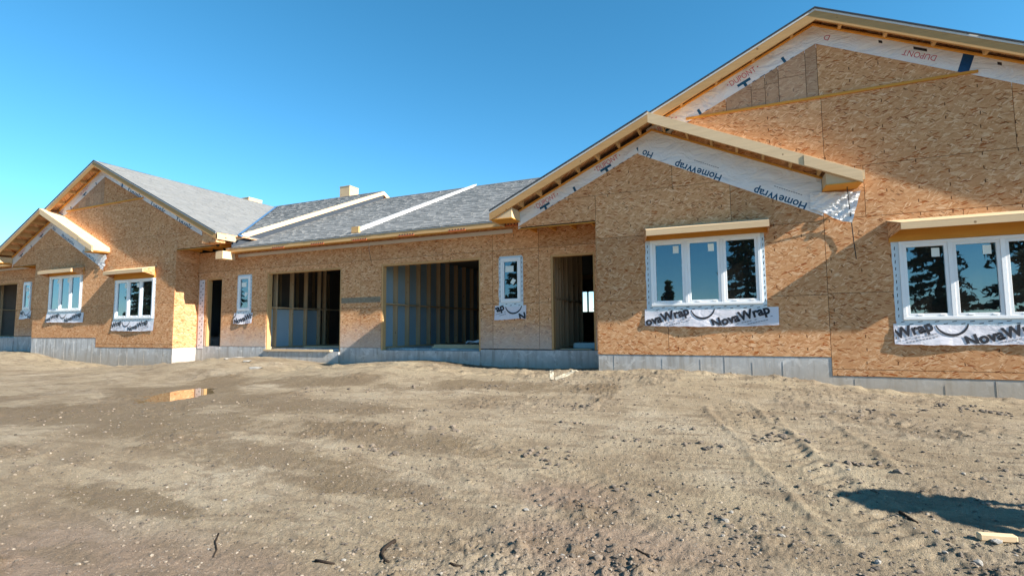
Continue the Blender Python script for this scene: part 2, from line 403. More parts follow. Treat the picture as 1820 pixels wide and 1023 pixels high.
# ------------------------------------------------------------------ numpy noise and the ground's height
def _hash(ix, iy, seed):
    h = (ix.astype(np.int64) * 374761393 + iy.astype(np.int64) * 668265263 + seed * 974634533) & 0xFFFFFFFF
    h = ((h ^ (h >> 13)) * 1274126177) & 0xFFFFFFFF
    return ((h ^ (h >> 16)) & 0xFFFF) / 65535.0
def vnoise(x, y, seed=0):
    ix = np.floor(x); iy = np.floor(y); fx = x - ix; fy = y - iy
    fx = fx * fx * fx * (fx * (fx * 6 - 15) + 10); fy = fy * fy * fy * (fy * (fy * 6 - 15) + 10)
    a = _hash(ix, iy, seed); b = _hash(ix + 1, iy, seed); c = _hash(ix, iy + 1, seed); d = _hash(ix + 1, iy + 1, seed)
    return (a * (1 - fx) + b * fx) * (1 - fy) + (c * (1 - fx) + d * fx) * fy
def fbm(x, y, sc_, oct=4, seed=0, gain=.5):
    t = np.zeros_like(x); amp = 1; tot = 0
    for o in range(oct):
        k = 2 ** o / sc_; ca, sa = math.cos(o * 1.1), math.sin(o * 1.1)
        t += amp * vnoise((x * ca - y * sa) * k + 13.7 * o, (x * sa + y * ca) * k - 7.1 * o, seed + o); tot += amp; amp *= gain
    return t / tot
def sstep(a, b, x): t = np.clip((x - a) / (b - a), 0, 1); return t * t * (3 - 2 * t)
HX = np.array([-60, -30, -26, -22.5, -20.8, -18.8, -17.9, -15.1, -13.8, -12.2, -11, -9.5, -8.1, -6.8, -5, -3.7, -2.46, -1.07, .3, 1.04, 1.36, 2.2, 3.7, 8, 60])
HZ = np.array([.8, .8, .78, .80, .58, .50, .42, .52, .66, .78, .72, .60, .70, .76, .64, .64, .69, .73, .66, .61, .55, .48, .42, .32, .2])
PUD = [onZ(*p, .43) for p in ((288, 701), (372, 698), (328, 691), (326, 708))]
PC = (PUD[0] + PUD[1] + PUD[2] + PUD[3]) / 4
PA = (PUD[1] - PUD[0]).xy; PLEN = PA.length / 2; PA.normalize(); PB = Vector((-PA.y, PA.x)); PWID = max(.25, abs((PUD[2] - PUD[3]).xy.dot(PB)) / 2)
PZ = .43
def seg_dist(x, y, pts):
    """distance to a polyline and the run along it"""
    best = np.full_like(x, 1e9); run = np.zeros_like(x); acc = 0
    for (ax, ay), (bx, by) in zip(pts[:-1], pts[1:]):
        dx, dy = bx - ax, by - ay; L = math.hypot(dx, dy)
        t = np.clip(((x - ax) * dx + (y - ay) * dy) / (L * L), 0, 1); d = np.hypot(x - ax - t * dx, y - ay - t * dy)
        m = d < best; best = np.where(m, d, best); run = np.where(m, acc + t * L, run); acc += L
    return best, run
def px_line(pts, z): return [tuple(onZ(*p, z).xy) for p in pts]
TRACKS = [(*px_line(p, .3), hw, pt) for p, hw, pt in (([(1290, 745), (1600, 965)], .24, .13), ([(1430, 765), (1540, 850)], .22, .13), ([(830, 790), (1090, 1015)], .22, .12), ([(980, 815), (1250, 1020)], .2, .12), ([(1820, 800), (1450, 770)], .25, .14))]
def blobs(x, y, lst, z=.28, soft=.5, seed=0):
    """union of soft-edged patches lying on the ground; each is a middle and two half-widths in metres"""
    f = np.zeros_like(x); wob = (fbm(x, y, .9, 4, 140 + seed, .6) - .5) * 1.5
    for (px, py, rx, ry) in lst:
        c = onZ(px, py, z); q = np.hypot((x - c.x) / rx, (y - c.y) / ry) + wob
        f = np.maximum(f, sstep(1 + soft, 1 - soft, q))
    return f
def calm(x, y): return blobs(x, y, [(1640, 925, 1.3, .35), (1450, 850, .5, .4)], soft=.4, seed=3)
DAMP = [(150, 740, 3.0, .7), (420, 790, 1.7, .35), (480, 720, 2.4, .6), (560, 690, 2.2, .5), (700, 770, 1.3, .4), (250, 860, .7, .15), (620, 830, .7, .22), (320, 700, 2.5, .6), (900, 700, 1.6, .4), (780, 670, 1.5, .3)]
PINK = [(120, 1000, 1.0, .5), (1080, 960, .7, .35), (1000, 880, .5, .25), (350, 1010, .7, .3)]
def soil(x, y):
    """height and dampness of the ground"""
    h = np.interp(x, HX, HZ)
    r = np.hypot(x, y)
    low = .24 + .19 * sstep(3.5, 6.5, np.hypot(x * .75, y)) 
    t = sstep(6.3, 9.5, y)
    z = low * (1 - t) + h * t
    z = np.where(y < 2, low, z)
    lf = fbm(x, y, 2.6, 3, 3)
    z = z + (lf - .5) * .06 * (1 - .5 * t)
    pat = sstep(.50, .70, fbm(x, y, 1.1, 4, 21, .6)) * (1 - .85 * calm(x, y))          # where it is churned up
    near = sstep(16, 6, r)
    z = z + (fbm(x, y, .55, 4, 5) - .5) * (.014 + .008 * pat)
    cl = fbm(x, y, .13, 3, 9); z = z + np.maximum(cl - .5, 0) * (.02 + .05 * pat) * (1 - .8 * calm(x, y))
    z = z + (fbm(x, y, .05, 3, 15, .6) - .5) * (.009 + .014 * pat) * np.clip(near + .3, 0, 1)
    cl2 = vnoise(x / .085, y / .085, 31); z = z + np.maximum(cl2 - .74, 0) * .05 * pat; z = z + np.abs(fbm(x, y, .07, 3, 37, .65) - .5) * (.014 + .045 * pat) * np.clip(near + .2, 0, 1)
    # tyre ruts with lugs
    for i, (A, B, hw, pitch) in enumerate(TRACKS):
        ux, uy = B[0] - A[0], B[1] - A[1]; L = math.hypot(ux, uy); ux /= L; uy /= L
        wob = (fbm(x, y, .7, 3, 40 + i) - .5) * .16
        s_ = (x - A[0]) * ux + (y - A[1]) * uy; d = -(x - A[0]) * uy + (y - A[1]) * ux + wob
        zone = sstep(hw + .08, hw - .08, np.abs(d)) * sstep(-.2, .2, s_) * sstep(L + .2, L - .2, s_) * sstep(.30, .46, fbm(x, y, .45, 3, 47 + i))
        ph = s_ / pitch + np.abs(d) * .55 / pitch; tri = np.abs(ph - np.floor(ph) - .5) * 2
        kd = (1.0, .9, .45, .4, .7)[i]; z = z + zone * (.016 * sstep(.3, .6, tri) - .014) * kd
        z = z + np.exp(-((np.abs(d) - hw - .05) / .045) ** 2) * sstep(-.2, .2, s_) * sstep(L + .2, L - .2, s_) * .028 * kd * fbm(x, y, .22, 3, 44)
    # dug strip and kicked-up spoil in front of the garages
    sp = np.exp(-((y - 9.15) / .35) ** 2) * sstep(-12.5, -11, x) * sstep(-2.2, -4, x)
    z = z + sp * (fbm(x, y, .35, 4, 61) - .45) * .22
    z = z + np.exp(-((y - 9.35) / .3) ** 2) * (fbm(x, y, .30, 4, 66, .6) - .38) * .17 * (1 - sstep(-13, -11, x) * sstep(-2.2, -4, x))
    # fine grit
    z = z + (vnoise(x / .02, y / .02, 71) - .5) * .009 * sstep(9, 4, r)
    # puddle basin
    u = ((x - PC.x) * PA.x + (y - PC.y) * PA.y) / (PLEN * 1.0); v = ((x - PC.x) * PB.x + (y - PC.y) * PB.y) / (PWID * 1.15)
    q = np.hypot(u, v) + (fbm(x, y, .9, 3, 81) - .5) * .55
    basin = sstep(1.9, .75, q)
    z = z * (1 - basin) + (PZ - .035 + .030 * np.clip(q, 0, 2.5) + (fbm(x, y, .2, 3, 83) - .5) * .022) * basin
    # under the buildings it is cut down flat
    z = np.where(y > 11.2, np.minimum(z, .45), z)
    damp = blobs(x, y, DAMP, .4, .6) * (.45 + .5 * fbm(x, y, .5, 4, 93)) + sstep(3.4, 1.0, q) * .8
    damp = damp + .45 * pat * sstep(.45, .6, fbm(x, y, .5, 3, 95)) * (1 - sstep(8, 9, y))
    sand = sstep(7.4, 8.8, y) * sstep(.35, .6, fbm(x, y, 2.2, 3, 99) + .12)
    return z, np.clip(damp, 0, 1), np.clip(np.maximum(sand, calm(x, y) * .8), 0, 1), pat
def ground_z(x, y): return float(soil(np.array([float(x)]), np.array([float(y)]))[0][0])

def build_ground():
    hd = math.atan2(F2.y, F2.x)
    a1 = np.linspace(hd - R(56), hd + R(56), 860); a2 = np.linspace(hd + R(56), hd - R(56) + 2 * math.pi, 90)[1:-1]
    ang = np.concatenate([a1, a2]); rad = np.concatenate([np.geomspace(1.1, 13, 400), np.geomspace(13, 28, 90)[1:], np.geomspace(28, 1500, 26)[1:]])
    rad = np.concatenate([[.02], rad]); na, nr = len(ang), len(rad)
    A, Rr = np.meshgrid(ang, rad); X = (Rr * np.cos(A)).ravel(); Y = (Rr * np.sin(A)).ravel()
    z, damp, sand, pat = soil(X, Y)
    far = sstep(35, 80, np.hypot(X, Y)); z = z * (1 - far) + .3 * far
    co = np.stack([X, Y, z], 1).astype(np.float32)
    i, j = np.meshgrid(np.arange(nr - 1), np.arange(na), indexing='ij'); j2 = (j + 1) % na
    fc = np.stack([i * na + j, i * na + j2, (i + 1) * na + j2, (i + 1) * na + j], -1)[:, :, ::-1].reshape(-1, 4).astype(np.int32)
    me = bpy.data.meshes.new('ground'); me.vertices.add(len(co)); me.vertices.foreach_set('co', co.ravel())
    me.loops.add(fc.size); me.loops.foreach_set('vertex_index', fc.ravel()); me.polygons.add(len(fc))
    me.polygons.foreach_set('loop_start', np.arange(0, fc.size, 4, dtype=np.int32)); me.polygons.foreach_set('loop_total', np.full(len(fc), 4, np.int32))
    for nm, arr in (('damp', damp), ('sand', sand), ('churn', pat), ('pink', blobs(X, Y, PINK, .26, .6, 9))):
        at = me.attributes.new(nm, 'FLOAT', 'POINT'); at.data.foreach_set('value', arr.astype(np.float32))
    me.update(calc_edges=True); me.polygons.foreach_set('use_smooth', np.ones(len(fc), bool))
    m, n, l, b = newmat('dirt'); t = NT(m)
    g = t.new('ShaderNodeNewGeometry'); P = g.outputs['Position']
    def att(nm): return t.new('ShaderNodeAttribute', attribute_name=nm).outputs['Fac']
    n1 = t.noise(P, 1.1, 6, .62); n2 = t.noise(P, 9, 5, .65); n3 = t.noise(P, 60, 4, .7)
    cc = t.ramp(n1, [(.28, (.22, .16, .098)), (.44, (.335, .262, .17)), (.58, (.405, .33, .228)), (.72, (.48, .41, .305))])
    cc = t.mix(t.math('MULTIPLY', n2, .42), cc, (.30, .24, .165))
    cc = t.mix(t.math('MULTIPLY', att('sand'), .7), cc, (.38, .31, .205))
    cc = t.mix(t.math('MULTIPLY', att('churn'), .35), cc, (.185, .145, .11))
    cc = t.mix(t.math('MULTIPLY', att('pink'), .7), cc, (.255, .175, .13))
    dm = t.ramp(t.math('ADD', att('damp'), t.math('ADD', t.math('MULTIPLY', t.math('SUBTRACT', n2, .5), 1.1), t.math('MULTIPLY', t.math('SUBTRACT', n3, .5), .6))), [(.22, (0, 0, 0)), (.62, (1, 1, 1))])
    cc = t.mix(t.math('MULTIPLY', dm, .7), cc, (.125, .083, .042))
    # grains and pebbles in the crust
    vo = t.voro(P, 70); s2 = t.new('ShaderNodeSeparateColor'); l.new(vo.outputs['Color'], s2.inputs[0])
    peb = t.math('MULTIPLY', t.math('LESS_THAN', vo.outputs['Distance'], t.math('MULTIPLY', s2.outputs[1], .42)), t.math('GREATER_THAN', s2.outputs[0], .58))
    cc = t.mix(t.math('MULTIPLY', peb, .75), cc, t.ramp(s2.outputs[2], [(0, (.09, .08, .075)), (.45, (.25, .205, .16)), (.85, (.37, .33, .28)), (1, (.50, .47, .42))]))
    cc = t.mix(t.math('MULTIPLY', n3, .5), cc, t.mix(.6, cc, (.10, .08, .06)))
    vo2 = t.voro(P, 165); s3 = t.new('ShaderNodeSeparateColor'); l.new(vo2.outputs['Color'], s3.inputs[0])
    sp2 = t.math('MULTIPLY', t.math('LESS_THAN', vo2.outputs['Distance'], .40), t.math('GREATER_THAN', s3.outputs[0], .6))
    cc = t.mix(t.math('MULTIPLY', sp2, .6), cc, t.ramp(s3.outputs[2], [(0, (.07, .058, .05)), (.5, (.23, .185, .14)), (.85, (.36, .32, .27)), (1, (.50, .47, .42))]))
    n5 = t.noise(t.mapping(P, (.55, 1.5, 1), (0, 0, R(12))), 3.0, 7, .72, .9)
    cc = t.mix(t.ramp(n5, [(.47, (0, 0, 0)), (.60, (.7, .7, .7))]), cc, (.185, .138, .092))
    l.new(cc, b.inputs['Base Color']); b.inputs['Roughness'].default_value = .95; b.inputs['Specular IOR Level'].default_value = .15
    n4 = t.noise(P, 210, 3, .7)
    hh = t.math('ADD', t.math('MULTIPLY_ADD', n4, .35, t.math('MULTIPLY', n3, .9)), t.math('ADD', t.math('MULTIPLY', n2, .5), t.math('MULTIPLY', peb, .35)))
    l.new(t.bump(hh, 1.0, .022), b.inputs['Normal'])
    return tag(link('ground', me, 'dirt'), kind='structure')
build_ground()

# ------------------------------------------------------------------ buildings: measured numbers (metres)
D, RW, PER, STEP = 9.732, 10.439, 20.287, .312      # front wall, recessed wall, house spacing, floor step
cA, cB, cC = -2.478, 1.3635, 5.17                   # front wall corners and the floor step in it
zA, zB = .997, .70
XC, ZPK, SB = 1.36, 6.735, .478                     # big gable: middle, top of ridge, slope
XS, ZSP, SS = -1.36, 5.40, .47                      # small gable
OHB, OHS = .32, .48
LW = -4.13                                          # gable wall's outer end over the porch
EAV = XC - 5.93
ROOF_T = .03

def shingles(name, parent, o, u, v, ulen, vlen, seed, expo=.143):
    """courses of laminated shingles laid on the plane o + u*a + v*b (u along the eave, v up the slope)"""
    rr = random.Random(seed); o = Vector(o); u = Vector(u).normalized(); v = Vector(v).normalized(); n = u.cross(v).normalized()
    if n.z < 0: n = -n
    V = []; Fc = []; tone = []
    k = 0; b = 0.0
    while b < vlen:
        a = -rr.random() * .2; b1 = min(b + expo + .03, vlen + .02)
        while a < ulen:
            wd = rr.choice((.13, .16, .2, .24, .3)) * (.9 + .2 * rr.random()); a0, a1 = max(a, 0), min(a + wd, ulen)
            if a1 - a0 > .012:
                th = rr.choice((.007, .013, .016)); t0 = min(1, max(0, rr.gauss(.52, .08) + (.04 if th > .01 else -.07)))
                dz = rr.uniform(-.003, .003)
                q = [o + u * a0 + v * (b + dz), o + u * a1 + v * (b + dz), o + u * a1 + v * b1, o + u * a0 + v * b1]
                i = len(V)
                V += [q[0] + n * th, q[1] + n * th, q[2] + n * .002, q[3] + n * .002, q[0] - n * .004, q[1] - n * .004]
                Fc += [(i, i + 1, i + 2, i + 3), (i + 4, i + 5, i + 1, i), (i + 1, i + 5, i + 2), (i + 4, i, i + 3)]
                tone += [t0] * 6
            a += wd
        b += expo; k += 1
    me = bpy.data.meshes.new(name); me.from_pydata([tuple(p) for p in V], [], Fc); me.update()
    bm = bmesh.new(); bm.from_mesh(me); bmesh.ops.recalc_face_normals(bm, faces=[f for f in bm.faces]); 
    for f in bm.faces:
        if f.normal.z < -.2: f.normal_flip()
    bm.to_mesh(me); bm.free()
    at = me.attributes.new('tone', 'FLOAT', 'POINT'); at.data.foreach_set('value', tone)
    return tag(link(name, me, 'shingle', parent), kind='stuff')

def strip_poly(x0, x1, zf, a, b):     # parallelogram under a roof line: from zf(x)-a down to zf(x)-b
    return [(x0, zf(x0) - a), (x1, zf(x1) - a), (x1, zf(x1) - b), (x0, zf(x0) - b)]

def arc(cx, cz, r, a0, a1, wd, y, mb, n=16):
    P = []
    for i in range(n + 1):
        a = R(a0 + (a1 - a0) * i / n); k = wd * (.45 + .55 * math.sin(math.pi * i / n)); P.append(((cx + (r + k / 2) * math.cos(a), cz + (r + k / 2) * math.sin(a)), (cx + (r - k / 2) * math.cos(a), cz + (r - k / 2) * math.sin(a))))
    for (p, q), (p2, q2) in zip(P[:-1], P[1:]): mb.add([(p[0], y, p[1]), (q[0], y, q[1]), (q2[0], y, q2[1]), (p2[0], y, p2[1])], [(0, 1, 2, 3)])

def flashing_strip(parent, x0, x1, z0, z1, y, phase, flip=False, seed=1):
    """white window-flashing wrap, standing off the wall at its foot, with its print"""
    rr = random.Random(seed); n = 26; mb = MB(); top = []; bot = []
    for i in range(n + 1):
        f = i / n; x = x0 + (x1 - x0) * f
        zt = z1 + rr.uniform(-.004, .004); zb = z0 + rr.uniform(-.006, .006) + .012 * math.sin(f * 5 + seed)
        top.append((x, y - .006, zt)); bot.append((x + rr.uniform(-.006, .006), y - .030 - .012 * math.sin(f * 9 + seed * 2) - .006 * rr.random(), zb))
    mid = [((a[0] + b[0]) / 2, a[1] * .55 + b[1] * .45, (a[2] + b[2]) / 2) for a, b in zip(top, bot)]
    V = bot + mid + top; N = n + 1; back = [(p[0], p[1] + .0025, p[2]) for p in V]
    fs = [(r * N + i, r * N + i + 1, (r + 1) * N + i + 1, (r + 1) * N + i) for r in range(2) for i in range(n)]
    mb.add(V, fs); mb.add(back, [f[::-1] for f in fs])
    st = mb.build('window_flashing', 'flashing_wrap', parent)
    yl = y - .052
    pl = [(-1, 0, -(x0 + .01)), (1, 0, x1 - .01), (0, -1, -(z0 + .012)), (0, 1, z1 - .005)]
    marks = []
    for k in range(-2, 3):
        xs = x0 + phase + k * 1.30
        if xs > x1 or xs < x0 - 1.3: continue
        o = letter(st, 'NovaWrap', .215, xs, z0 - .03, yl, R(15), 'ink_black', pl, .009, width=.95)
        if o: marks.append(o)
        # two lines of fine print under the name
        mb = MB()
        for ln in range(2):
            for q in range(16):
                if rr.random() < .2: continue
                fx = .30 + q * .042; cx = xs + fx * math.cos(R(13)) + (.05 + .045 * ln) * math.sin(R(13)); cz = z0 - .01 + fx * math.sin(R(13)) - (.05 + .045 * ln) * math.cos(R(13))
                if x0 + .03 < cx < x1 - .05 and z0 + .02 < cz < z1 - .02:
                    mb.add([(cx, yl, cz), (cx + .032, yl, cz + .007), (cx + .030, yl, cz + .021), (cx - .003, yl, cz + .014)], [(0, 1, 2, 3)])
        if mb.f: marks.append(tag(mb.build('fine_print', 'ink_grey', st), kind='stuff'))
        mb = MB(); ax = xs - .16
        if x0 + .02 < ax - .2 and ax + .2 < x1: arc(ax, z1 + .02, .20, 195, 350, .035, yl, mb)
        elif x0 < ax + .2 < x1 and ax < x0 + .02: arc(ax, z1 + .02, .20, 272 + max(0, (x0 - ax) * 200), 350, .035, yl, mb)
        if mb.f:
            marks.append(mb.build('logo_arc', 'ink_black', st))
    # lay the print on the bulging sheet
    zt, zb_ = z1, z0
    for o in marks:
        for v in o.data.vertices:
            f = (v.co.x - x0) / (x1 - x0); g = min(1, max(0, (v.co.z - zb_) / (zt - zb_)))
            yb = y - .030 - .012 * math.sin(f * 9 + seed * 2) - .006; v.co.y = (yb * (1 - g) + (y - .006) * g) - .0025 - .002 * math.sin(math.pi * g)
    return st

def window(parent, x0, x1, z0, z1, y, n, seed=0, sash=.045, stickers=(0, 1)):
    """vinyl window of n casements standing 3 cm proud of the sheathing"""
    fw = .05; mb = MB()
    ya, yb = y - .03, y + .07
    mb.box(x0, x1, ya, yb, z1 - fw, z1).box(x0, x1, ya, yb, z0, z0 + fw).box(x0, x0 + fw, ya, yb, z0 + fw, z1 - fw).box(x1 - fw, x1, ya, yb, z0 + fw, z1 - fw)
    w_ = mb.build('window', 'vinyl', parent, bevel=.004)
    mw = .055; iw = (x1 - x0 - 2 * fw - mw * (n - 1)) / n
    for i in range(n):
        a = x0 + fw + i * (iw + mw); b = a + iw
        if i < n - 1: MB().box(b, b + mw, ya + .002, yb - .002, z0 + fw, z1 - fw).build('mullion', 'vinyl', w_, bevel=.003)
        m2 = MB(); s0, s1 = y - .018, y + .04; g = .001
        m2.box(a + g, b - g, s0, s1, z1 - fw - sash, z1 - fw - g).box(a + g, b - g, s0, s1, z0 + fw + g, z0 + fw + sash).box(a + g, a + sash, s0, s1, z0 + fw + sash, z1 - fw - sash).box(b - sash, b - g, s0, s1, z0 + fw + sash, z1 - fw - sash)
        m2.build('sash', 'vinyl', w_, bevel=.003)
        MB().box(a + sash - .004, b - sash + .004, y + .008, y + .014, z0 + fw + sash - .004, z1 - fw - sash + .004).build('pane', 'glass', w_)
        if i in stickers and n > 1:
            xs = b - sash - .15; MB().box(xs, xs + .10, y + .0062, y + .0072, z1 - fw - sash - .165, z1 - fw - sash - .03).build('sticker', 'sticker', w_)
        if n > 1:
            for q in (.3, .8): MB().box(a + iw * q - .035, a + iw * q + .035, s0 - .012, s0 + .002, z0 + fw + .012, z0 + fw + .03).build('latch', 'vinyl', w_, bevel=.003)
    return w_

def tape(parent, x0, x1, z0, z1, y, rows, seed):
    """flashing tape with its row of printed dashes"""
    rr = random.Random(seed); n = max(4, int(max(x1 - x0, z1 - z0) / .1)); mb = MB()
    vert = (z1 - z0) > (x1 - x0)
    if vert:
        pts = [(x0 + rr.uniform(-.008, .006), z0 + (z1 - z0) * i / n) for i in range(n + 1)]
        mb.prism_y(pts + [(x1, z1), (x1, z0)], y - .004, y - .0005)
    else:
        pts = [(x0 + (x1 - x0) * i / n, z0 + rr.uniform(-.006, .006)) for i in range(n + 1)]
        mb.prism_y(pts + [(x1, z1), (x0, z1)], y - .009, y - .0075)
    tp = mb.build('flashing_tape', 'flashing_tape', parent); yl = y - (.0055 if vert else .0105)
    mb = MB(); k = 0; s = (z0 if vert else x0) + .06
    while s < (z1 if vert else x1) - .05:
        c = rows[k % len(rows)]; L = .055 * rr.uniform(.8, 1.1); h = .011
        if vert: q = [(x0 + c, s), (x0 + c + h, s + .004), (x0 + c + h + .004, s + L), (x0 + c + .004, s + L - .004)]
        else: q = [(s, z0 + c), (s + L, z0 + c + .009), (s + L, z0 + c + .009 + h), (s, z0 + c + h)]
        mb.add([(a, yl, b) for a, b in q], [(0, 1, 2, 3)]); s += .105; k += 1
    tag(mb.build('tape_print', 'ink_black', tp), kind='stuff')

def hood(parent, x0, x1, z, y, zw, oh=.385, cut=.09, bright=False):
    """shed roof over a window: sheathed top, fascia, cheeks and open underside"""
    zt, zf = z, z - .105
    h = MB().add([(x0, y - .002, zt), (x1, y - .002, zt), (x1, y - oh, zf), (x0 + cut, y - oh, zf), (x0, y - .002, zt - .016), (x1, y - .002, zt - .016), (x1, y - oh, zf - .016), (x0 + cut, y - oh, zf - .016)],
                 [(0, 1, 2, 3), (7, 6, 5, 4), (0, 3, 7, 4), (1, 5, 6, 2), (3, 2, 6, 7), (0, 4, 5, 1)]).build('window_hood', 'lumber_pale', parent)
    MB().box(x0 + cut, x1, y - oh, y - oh + .03, zf - .107, zf - .017).build('fascia', 'lumber_pale', h)
    MB().box(x0 + .01, x1 - .01, y - .03, y - .002, zw, zt - .035).build('ledger', 'lumber_orange', h)
    for xa, xb in ((x0 + .002, x0 + cut + .002), (x1 - .016, x1 - .016)):
        MB().add([(xa, y - .0305, zt - .03), (xa + .012, y - .0305, zt - .03), (xb + .012, y - oh + .031, zf - .02), (xb, y - oh + .031, zf - .02), (xa, y - .0305, z - .285), (xa + .012, y - .0305, z - .285), (xb + .012, y - oh + .031, zf - .1), (xb, y - oh + .031, zf - .1)],
                 [(0, 1, 2, 3), (7, 6, 5, 4), (0, 3, 7, 4), (1, 5, 6, 2), (3, 2, 6, 7), (0, 4, 5, 1)]).build('cheek', 'osb', h)
    n = 5
    for i in range(1, n):
        x = x0 + cut + (x1 - x0 - cut) * i / n
        MB().prism_x([(y - .031, zt - .03), (y - oh + .031, zf - .03), (y - oh + .031, zf - .10), (y - .031, zt - .13)], x, x + .035).build('rafter', 'lumber_orange', h)
    return h

def foundation(parent, prof, y, th, rib=.61, name='foundation'):
    """poured wall with form-panel fins; prof = [(x0, x1, ztop)]"""
    for (x0, x1, zt) in prof:
        mb = MB().box(x0, x1, y, y + th, -.3, zt)
        x = x0 + .3
        while x < x1 - .1:
            mb.box(x, x + random.uniform(.003, .007), y - .004, y - .0005, -.3, zt - random.uniform(.0, .12)); x += rib * random.uniform(.6, 1.9)
        mb.build(name, 'concrete', parent)

def townhouse(ox, oz, label, left):
    H = thing('townhouse', label, 'house')
    X = lambda x: x + ox
    Z = lambda z: z + oz
    zb = lambda x: Z(ZPK) - SB * abs(x - X(XC))
    zs = lambda x: Z(ZSP) - SS * abs(x - X(XS))
    cw1 = (X(-1.45), X(.405), Z(1.89), Z(3.11)); cw2 = (X(2.345), X(4.23), Z(1.585), Z(2.805))
    holes = [(c[0] + .03, c[1] - .03, c[2] + .03, c[3] - .03) for c in (cw1, cw2)]
    # -- the framed front wall behind the sheathing, and the sheets on it
    RX = 2 * XC - LW
    rl = lambda x: Z(6.278) - .482 * abs(x - X(1.385))
    PL = [(-.482, 1, Z(6.278) - .482 * X(1.385)), (.482, 1, Z(6.278) + .482 * X(1.385))]
    def wallpoly(rs, planes, y0, y1):
        mb = MB()
        for (a, b, c, d) in rs:
            p = [(a, c), (b, c), (b, d), (a, d)]
            for q in planes: p = clip(p, *q)
            if len(p) >= 3: mb.prism_y(p, y0, y1)
        return mb
    rs = [(X(cA), X(cB), Z(zA), Z(3.58)), (X(cB), X(cC), Z(zB), Z(3.58))]
    for h in holes: rs = minus(rs, h)
    big = [(-SB, 1, Z(ZPK) - .12 - SB * X(XC)), (SB, 1, Z(ZPK) - .12 + SB * X(XC))]
    W = wallpoly(rs + [(X(LW), X(RX), Z(3.581), Z(6.8))], big, D + .0125, D + .14).build('front_wall', 'sheathing_gap', H)
    A1, A2, A3, A4 = Z(2.011), Z(3.231), Z(4.093), Z(5.315)
    B1, B2, B3 = Z(.809), Z(2.03), Z(3.25)
    P = lambda r, mat='osb', pl=(): osb_panel(W, r, D, holes, PL + list(pl), mat)
    P((X(cA), X(-1.17), Z(zA), A1)); P((X(-1.17), X(cB), Z(zA), A1))
    P((X(cA), X(-.04), A1, A2)); P((X(-.04), X(cB), A1, A2))
    P((X(LW), X(cA), Z(3.60), A3)); P((X(cA), X(-.04), A2, A3)); P((X(-.04), X(cB), A2, A3)); P((X(cB), X(1.95), Z(3.25), A3))
    P((X(cB), X(cC), Z(zB), B1)); P((X(cB), X(3.8), B1, B2)); P((X(3.8), X(cC), B1, B2))
    P((X(cB), X(3.18), B2, B3)); P((X(3.18), X(cC), B2, B3))
    P((X(1.95), X(4.39), B3, A3)); P((X(4.39), X(cC), B3, A3)); P((X(cC), X(RX), Z(3.60), A3))
    for a, b in ((LW, -1.02), (-1.02, 1.42), (1.42, 3.86), (3.86, RX)): P((X(a), X(b), A3, A4))
    up = A4 + .045
    for a, b, c, d, mt in ((-1.6, -.044, 0, 2, 'osb'), (-.044, .373, 0, 2, 'osb_weathered'), (.373, .592, 0, .30, 'osb_weathered'), (.373, .592, .30, 2, 'osb_weathered'), (.592, .806, 0, .36, 'osb_weathered'), (.592, .806, .36, 2, 'osb_weathered'),
                       (.806, 1.22, 0, .42, 'osb_weathered'), (.806, 1.22, .42, 2, 'osb_weathered'), (1.22, 1.392, 0, 2, 'osb_weathered'), (1.392, 4.4, 0, 2, 'osb')):
        P((X(a), X(b), up + c, up + d if d < 2 else Z(7)), mt)
    # ledger strip between wall and truss
    xe = (A4 - Z(6.278)) / .482 + X(1.385)
    MB().box(X(1.385) - (Z(6.278) - A4) / .482 - .12, X(1.385) + (Z(6.278) - A4) / .482 + .1, D - .022, D + .010, A4 + .001, A4 + .042).build('ledger_strip', 'lumber_orange', H)
    # -- porch ends: side walls, soffit framing
    for sgn, xc_ in ((-1, X(cA)), (1, X(cC))):
        zbm = Z(zA) if sgn < 0 else Z(zB)
        s_ = MB().box(xc_ if sgn < 0 else xc_ - .14, xc_ + .14 if sgn < 0 else xc_, D + .142, RW + .02, zbm, Z(3.9)).build('return_wall', 'lumber', H)
        for (c, d) in ((zbm, Z(2.02)), (Z(2.02), Z(3.24)), (Z(3.24), Z(3.60))):
            x0 = xc_ - .0115 if sgn < 0 else xc_ + .0005
            MB().box(x0, x0 + .011, D + .001, RW - .001, c + .002, d - .002).build('osb_panel', 'osb', s_)
        xo = X(LW) if sgn < 0 else X(RX); xi = xc_
        MB().box(min(xo, xi), max(xo, xi), D + .0125, D + .05, Z(3.565), Z(3.58)).build('porch_beam', 'lumber_orange', H)
        n = 4
        for i in range(n):
            x = min(xo, xi) + .12 + (abs(xo - xi) - .3) * i / (n - 1)
            MB().box(x, x + .04, D + .145, RW - .012, Z(3.60), Z(3.72)).build('porch_joist', 'lumber_orange', H)
        MB().box(min(xo, xi) + .01, max(xo, xi) - .01, D + .145, RW - .012, Z(3.74), Z(3.755)).build('porch_ceiling', 'osb', H)
    # -- foundation with its step
    foundation(H, [(X(cA), X(cB), Z(zA) - .004), (X(cB) + .001, X(cC), Z(zB) - .004)], D + .008, .25)
    for sgn, x0, zt in ((-1, X(cA), Z(zA)), (1, X(cC) - .25, Z(zB))):
        MB().box(x0 - .001 if sgn < 0 else x0, x0 + .25 if sgn < 0 else x0 + .251, D + .259, RW + .05, -.3, zt - .004).build('foundation', 'concrete', H)
